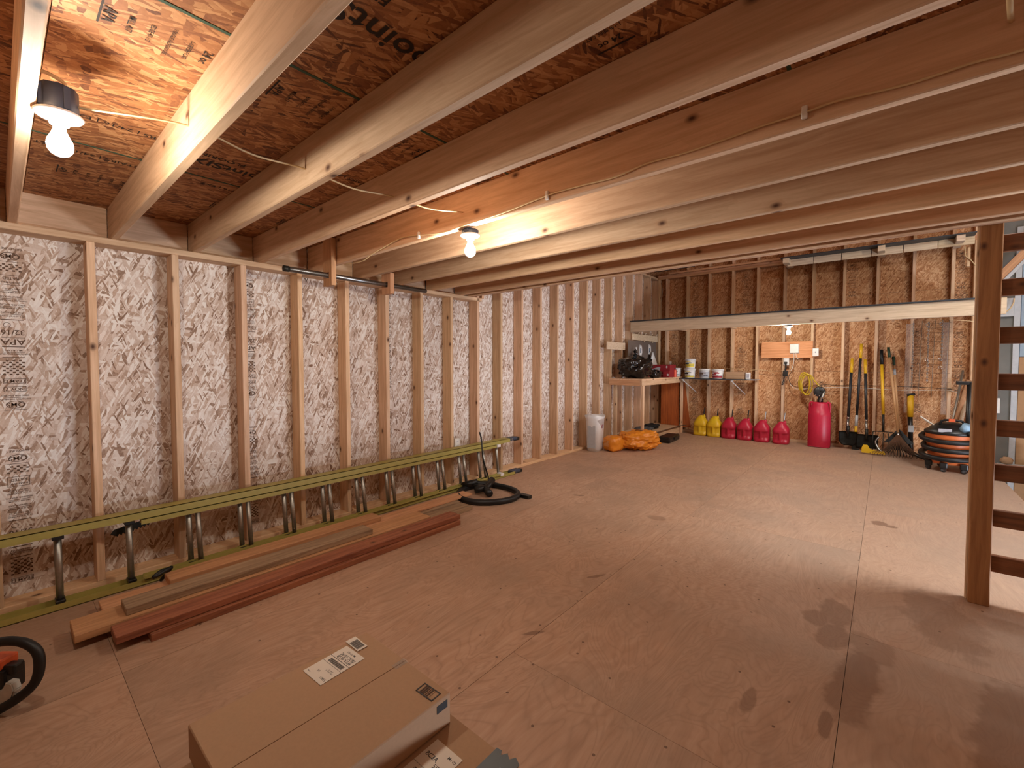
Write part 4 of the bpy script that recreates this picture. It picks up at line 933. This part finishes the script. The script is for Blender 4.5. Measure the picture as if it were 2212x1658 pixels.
t = thing('cable_bracket', 'pale wooden strip with a ring holding the looped yellow cable', 'bracket', (4.62, 8.86, 2.7)); a = Yp(2090, 535, 8.85); b = Yp(2095, 575, 8.85)
m = MB(); m.box(a.x, b.x, 8.83, 8.87, b.z, a.z, 'pine_z', .002); m.build('strip', t)

# ================================================================== LONG HANDLED TOOLS
def P3(px, py, y): return Yp(px, py, y)
def shaft(t, segs, name='shaft'):
    """segs: list of (p0,p1,r,mat,partname)"""
    for (p0, p1, r, mat, nm) in segs:
        m = MB(); m.tube([p0, p1], r, mat, 10); m.build(nm, t)
def blade(t, c, w, h, tip=.0, mat='steel_dark', curve=.03, tilt=.12, y0=None):
    """shovel blade: curved sheet hanging down from c (top centre)"""
    bmx = bmesh.new(); nx, nz = 12, 10; g = []
    for i in range(nz+1):
        row = []; tz = i/nz
        for j in range(nx+1):
            s = j/nx*2-1; ww = w/2*(1-.06*tz if tz < .6 or not tip else (1-.06*tz)*math.sqrt(max(.02, 1-((tz-.6)/.4)**2*.82)))
            zz = -h*tz + (.012 if i == 0 else 0)
            row.append(bmx.verts.new((c[0]+s*ww, c[1]-curve*(1-s*s)*-1 - tilt*tz*h - (.018*(1-abs(s)*3) if abs(s) < .33 and tz < .5 else 0), c[2]+zz)))
        g.append(row)
    for i in range(nz):
        for j in range(nx): bmx.faces.new((g[i][j], g[i][j+1], g[i+1][j+1], g[i+1][j]))
    bmesh.ops.solidify(bmx, geom=bmx.faces[:], thickness=.003); bmesh.ops.recalc_face_normals(bmx, faces=bmx.faces)
    m = MB(); m.merge(bmx, mat, None, True)
    m.tube([(c[0], c[1]-.012, c[2]+.10), (c[0], c[1]-.004, c[2]-.06)], .02, mat, 10); m.build('blade', t)
def lerp(a, b, f): return Vector(a)*(1-f)+Vector(b)*f
# shovel 1
t = thing('shovel', 'round point shovel with yellow grip leaning leftmost of the tools', 'shovel', (3.31, 8.66, 0))
a = P3(1841, 774, 8.86); b = P3(1830, 935, 8.70)
shaft(t, [(a, lerp(a, b, .19), .021, 'grip_yellow', 'grip'), (lerp(a, b, .19), lerp(a, b, .78), .020, 'shaft_dark', 'shaft'), (lerp(a, b, .78), lerp(a, b, .81), .022, 'chrome', 'ferrule'), (lerp(a, b, .81), b, .017, 'steel', 'socket')])
c = P3(1832, 933, 8.70); blade(t, c, .24, .21, 1)
# tall tool with yellow ends
t = thing('digging_tool', 'tallest dark handled tool with a long yellow grip between the shovels', 'tool', (3.41, 8.75, 0))
a = P3(1861, 742, 8.865); b = P3(1848, 940, 8.74); c = P3(1846, 964, 8.73)
shaft(t, [(a, lerp(a, b, .16), .021, 'grip_yellow', 'grip'), (lerp(a, b, .16), lerp(a, b, .78), .018, 'shaft_dark', 'shaft'), (lerp(a, b, .78), lerp(a, b, .90), .021, 'trim_white', 'sticker'), (lerp(a, b, .90), b, .020, 'grip_yellow', 'collar')])
m = MB(); m.box(b.x-.045, b.x+.045, b.y-.012, b.y+.012, .0, b.z+.01, 'steel_dark', .004); m.build('blade', t)
# shovel 2
t = thing('shovel', 'square shovel with yellow grip, right of the tallest dark tool', 'shovel', (3.55, 8.68, 0))
a = P3(1869, 776, 8.86); b = P3(1872, 938, 8.72)
shaft(t, [(a, lerp(a, b, .19), .021, 'grip_yellow', 'grip'), (lerp(a, b, .19), lerp(a, b, .80), .020, 'shaft_dark', 'shaft'), (lerp(a, b, .80), lerp(a, b, .83), .022, 'chrome', 'ferrule'), (lerp(a, b, .83), b, .017, 'steel', 'socket')])
c = P3(1872, 940, 8.72); blade(t, c, .27, .20, 0)
# fork
t = thing('garden_fork', 'garden fork with black grip and yellow shaft', 'fork', (3.72, 8.7, 0))
a = P3(1904, 755, 8.865); b = P3(1908, 895, 8.74); c = P3(1908, 932, 8.71)
shaft(t, [(a, lerp(a, b, .23), .023, 'black_rubber', 'grip'), (lerp(a, b, .23), b, .020, 'grip_yellow', 'shaft'), (b, c, .016, 'steel_dark', 'socket')])
m = MB(); m.tube(cr([(c.x-.12, c.y, c.z-.04), (c.x-.11, c.y, c.z-.005), (c.x, c.y, c.z), (c.x+.11, c.y, c.z-.005), (c.x+.12, c.y, c.z-.04)], 4), .007, 'steel_dark', 8)
for i in range(5):
    x = c.x-.12+.06*i; m.tube([(x, c.y, c.z-.02), (x, c.y-.02, c.z-.14), (x, c.y-.05, .012)], .006, 'steel_dark', 6)
m.build('tines', t)
# rakes
def rake(label, a, b, grip, mat, tine_mat, fan, n, sticker=False, spread=.62, drop=.2, wire=True):
    t = thing('leaf_rake', label, 'rake', (b.x, b.y, 0))
    shaft(t, [(a, lerp(a, b, .12), .019, 'green_rubber', 'grip'), (lerp(a, b, .12), b, .015, mat, 'handle')])
    if sticker: shaft(t, [(lerp(a, b, .17), lerp(a, b, .25), .0165, 'trim_white', 'sticker')])
    m = MB()
    for i in range(n):
        s = i/(n-1)*2-1; an = s*spread
        tip = Vector((b.x+math.sin(an)*fan, b.y-.10-.20*math.cos(an), .012+.01*abs(s)))
        mid = b*.45+tip*.55; mid.y -= .03; mid.z = .11+.03*(1-abs(s))
        m.tube(cr([b, mid, tip+Vector((0, -.01, .03)), tip], 3), .0032 if wire else .006, tine_mat, 5)
    if not wire: m.poly([(b.x-.02, 0), (b.x+.02, 0), (b.x+.17, -.19), (b.x-.17, -.19)], .006, tine_mat, Matrix(((1, 0, 0, 0), (0, .35, 0, b.y), (0, 1, 0, b.z), (0, 0, 0, 1))))
    m.build('tines', t); return t, b
b_ = P3(1940, 936, 8.60)
t, b = rake('wire leaf rake with wooden handle and green grip tip, fanned tines on the floor', P3(1919, 750, 8.86), b_, 0, 'wood_handle', 'rust_wire', .52, 22)
m = MB(); m.tube([b+Vector((0, -.01, 0)), b+Vector((-.005, -.04, -.055)), b+Vector((-.07, -.09, -.11))], .005, 'chrome', 6); m.tube([b+Vector((0, -.01, 0)), b+Vector((.005, -.04, -.055)), b+Vector((.07, -.09, -.11))], .005, 'chrome', 6); m.tube([b+Vector((0, 0, .02)), b+Vector((0, -.02, -.05))], .014, 'chrome', 8); m.build('brace', t)
rake('black plastic leaf rake with wooden handle and white sticker behind the wire rake', P3(1930, 770, 8.87), P3(1942, 928, 8.76), 0, 'wood_handle', 'black_plastic', .36, 16, True, .70, wire=False)
# yellow/black tool
t = thing('pole_pruner', 'short yellow and black tool standing right of the rakes', 'tool', (4.05, 8.8, 0))
a = P3(1967, 853, 8.84); b = P3(1966, 900, 8.82); c = P3(1967, 952, 8.81)
shaft(t, [(a, b, .038, 'grip_yellow', 'sleeve'), (b, c, .030, 'black_plastic', 'shaft')]); m = MB(); m.box(c.x-.03, c.x+.03, c.y-.034, c.y-.028, .34, .44, 'trim_white'); m.build('sticker', t)
m = MB(); m.tube([a+Vector((-.04, -.02, -.005)), a+Vector((.05, -.02, .02))], .018, 'black_rubber', 8); m.build('head', t)
m = MB(); m.tube([c, (c.x+.01, c.y, .02)], .03, 'black_plastic', 8); m.build('foot', t)
# yellow item on the floor, metal scoop
t = thing('drain_spade', 'yellow plastic scraper head lying on the floor before the square shovel', 'scraper', (3.62, 8.45, 0))
f = Matrix.Translation((3.50, 8.42, .02)) @ Matrix.Rotation(R(90), 4, 'X')
m = MB(); m.poly([(0, 0), (.28, 0), (.26, .05), (.20, .045), (.10, .06), (.07, .12), (.02, .12), (.0, .07)], .02, 'yellow_plastic', f, .004); m.build('head', t)
m = MB(); m.tube(cr([(3.70, 8.55, .26), (3.66, 8.53, .18), (3.70, 8.50, .08), (3.76, 8.48, .03)], 5), .012, 'steel', 8); m.build('metal_edge', t)
# ---- chains and strips and wire grid
t = thing('wire_grid', 'hanging wire grid panel on the back wall right of the tools', 'wire grid', (4.2, 8.84, 1.4)); m = MB()
for x in (4.145, 4.285, 4.43): m.tube([(x, 8.855, 1.98), (x-.02, 8.855, .82)], .0028, 'alu', 5)
for i in range(14): m.tube([(4.20, 8.852, 1.94-.066*i), (4.45, 8.852, 1.94-.066*i)], .0018, 'rust_wire', 4)
m.build('wires', t)
labs = ['thin metal chain hanging leftmost of the three chains on the back wall', 'thin metal chain with a ring half way, middle of the three chains', 'thin metal chain with two rings, rightmost of the three chains']
for i, (x, z1) in enumerate(((4.05, 1.0), (4.215, 1.1), (4.36, 1.42))):
    t = thing('chain', labs[i], 'chain', (x, 8.83, z1)); m = MB(); z = 1.97; j = 0
    while z > z1:
        pts = [(x+(math.cos(a)*.009 if j % 2 else 0), 8.83+(0 if j % 2 else math.cos(a)*.009), z+math.sin(a)*.016) for a in [k*math.pi/4 for k in range(9)]]
        m.tube(pts, .0038, 'steel', 4, cap=False); z -= .026; j += 1
    m.build('links', t)
    if i:
        m = MB()
        for zz in ((1.42, 1.92) if i == 1 else (1.42, 1.93, 1.30)): m.tube([(x-.012+math.cos(a)*.02, 8.82, zz+math.sin(a)*.02) for a in [k*math.pi/6 for k in range(13)]], .005, 'chrome', 6)
        m.build('ring', t)
for i, x in enumerate((4.0, 4.40)):
    topbox('plastic_strip', x-.03, x+.03, 8.845, 8.850, .62, 1.95, 'clear_film', ['clear plastic strip hanging by the left chain', 'clear plastic strip hanging by the right chain'][i], 'strip', 0)

# ================================================================== SHOP VACUUM
t = thing('shop_vacuum', 'orange and black shop vacuum wrapped in its black hose', 'vacuum', (4.40, 7.85, 0))
vx, vy = 4.40, 7.85
m = MB(); m.lathe([(0, .09), (.185, .09), (.20, .105), (.222, .30), (.238, .46), (.242, .475), (0, .475)], 'vac_orange', 40, Matrix.Translation((vx, vy, 0))); m.build('drum', t, label='orange drum')
m = MB(); m.lathe([(.245, .465), (.252, .475), (.252, .50), (.21, .53), (.17, .57), (.12, .60), (.0, .615)], 'black_plastic', 40, Matrix.Translation((vx, vy, 0))); m.build('lid', t)
m = MB(); m.tube(cr([(vx-.11, vy-.08, .585), (vx-.09, vy-.10, .635), (vx, vy-.11, .65), (vx+.09, vy-.10, .635), (vx+.11, vy-.08, .585)], 4), .014, 'black_plastic', 10); m.box(vx-.035, vx+.025, vy-.14, vy-.10, .625, .665, 'saw_orange', .006); m.build('carry_handle', t)
m = MB(); m.box(vx-.13, vx-.01, vy-.232, vy-.215, .50, .545, 'label_grey', .003); m.build('name_plate', t)
m = MB(); m.tube([(vx+.10, vy-.16, .53), (vx+.13, vy-.20, .60)], .05, 'soft_blue', 14); m.build('exhaust_port', t)
pts = []; N = 150
for i in range(N):
    a = R(-60)+2*math.pi*3.6*i/N; z = .50-.42*i/N*.92; rr_ = .262+.022*math.sin(a*.5+1)
    pts.append((vx+math.cos(a)*rr_, vy+math.sin(a)*rr_, z+.03*math.sin(a+.8)))
m = MB(); m.tube(pts, .031, 'black_rubber', 10, rad=[.030+.002*(i % 2) for i in range(N)]); m.build('hose', t)
for a in (200, 250, 300, 340, 20, 110):
    q = Vector((vx+math.cos(R(a))*.215, vy+math.sin(R(a))*.215, 0))
    m = MB(); m.box(q.x-.035, q.x+.035, q.y-.035, q.y+.035, .05, .12, 'black_plastic', .01); m.lathe([(0, -.012), (.028, -.012), (.028, .012), (0, .012)], 'cloth_grey', 14, Matrix.Translation((q.x, q.y, .028)) @ Matrix.Rotation(R(90), 4, 'X') @ Matrix.Rotation(R(30), 4, 'Y')); m.build('caster', t)
m = MB(); m.tube(cr([(vx-.15, vy-.05, .56), (vx-.24, vy-.02, .63), (vx-.29, vy, .665), (vx-.22, vy+.02, .60), (vx-.15, vy+.03, .56)], 4), .008, 'cable_white', 6); m.build('cord', t)
# black nozzle lying between rake and vacuum
t = thing('vacuum_nozzle', 'black vacuum floor nozzle lying between the rakes and the vacuum', 'nozzle', (4.08, 8.45, 0)); m = MB()
m.tube([(3.93, 8.62, .13), (4.05, 8.45, .07), (4.22, 8.22, .045)], .024, 'black_plastic', 10); m.box(3.82, 3.98, 8.58, 8.68, .08, .20, 'black_plastic', .015); m.build('nozzle', t)
# things leaning at the right corner
t = thing('leaning_timber', 'orange timber leaning against the back wall behind the vacuum', 'timber', (4.5, 8.5, 0))
a = P3(2092, 822, 8.80); b = P3(2067, 905, 8.45)
m = MB(); m.tube([a, lerp(a, b, 1.7)], .034, 'fir_z', 4); m.build('board', t)
t = thing('leaning_timber', 'pale edged board leaning right of the orange timber', 'timber', (4.55, 8.5, 0)); a = P3(2090, 850, 8.72); b = P3(2077, 905, 8.4)
m = MB(); m.tube([a, lerp(a, b, 2.2)], .022, 'white_board', 4); m.build('board', t)
t = thing('leaning_pipe', 'grey metal pole leaning left of the orange timber', 'pole', (4.4, 8.5, 0)); a = P3(2080, 800, 8.85); b = P3(2060, 900, 8.5)
m = MB(); m.tube([a, lerp(a, b, 1.6)], .014, 'alu', 8); m.build('pole', t)
t = thing('floor_sweeper', 'black upright pole with a flat black crossbar behind the vacuum', 'sweeper', (4.62, 8.2, 0)); a = P3(2096, 826, 8.1); 
m = MB(); m.tube([(a.x, 8.1, 0.01), (a.x, 8.1, a.z)], .032, 'black_plastic', 12); m.build('pole', t)
m = MB(); m.box(a.x-.13, a.x+.06, 8.07, 8.13, a.z-.03, a.z+.015, 'black_plastic', .01); m.build('crossbar', t)
topbox('blue_panel', a.x+.035, a.x+.10, 8.14, 8.16, .3, a.z-.06, 'soft_blue', 'narrow pale blue panel standing behind the black pole', 'panel')
topbox('black_tarp', .16, .95, 8.62, 8.66, 3.151, 3.19, 'cloth_black', 'dark flat bundle lying in the top left corner under the roof', 'bundle', .01)
bpy.data.objects['black_tarp'].location.z += .045
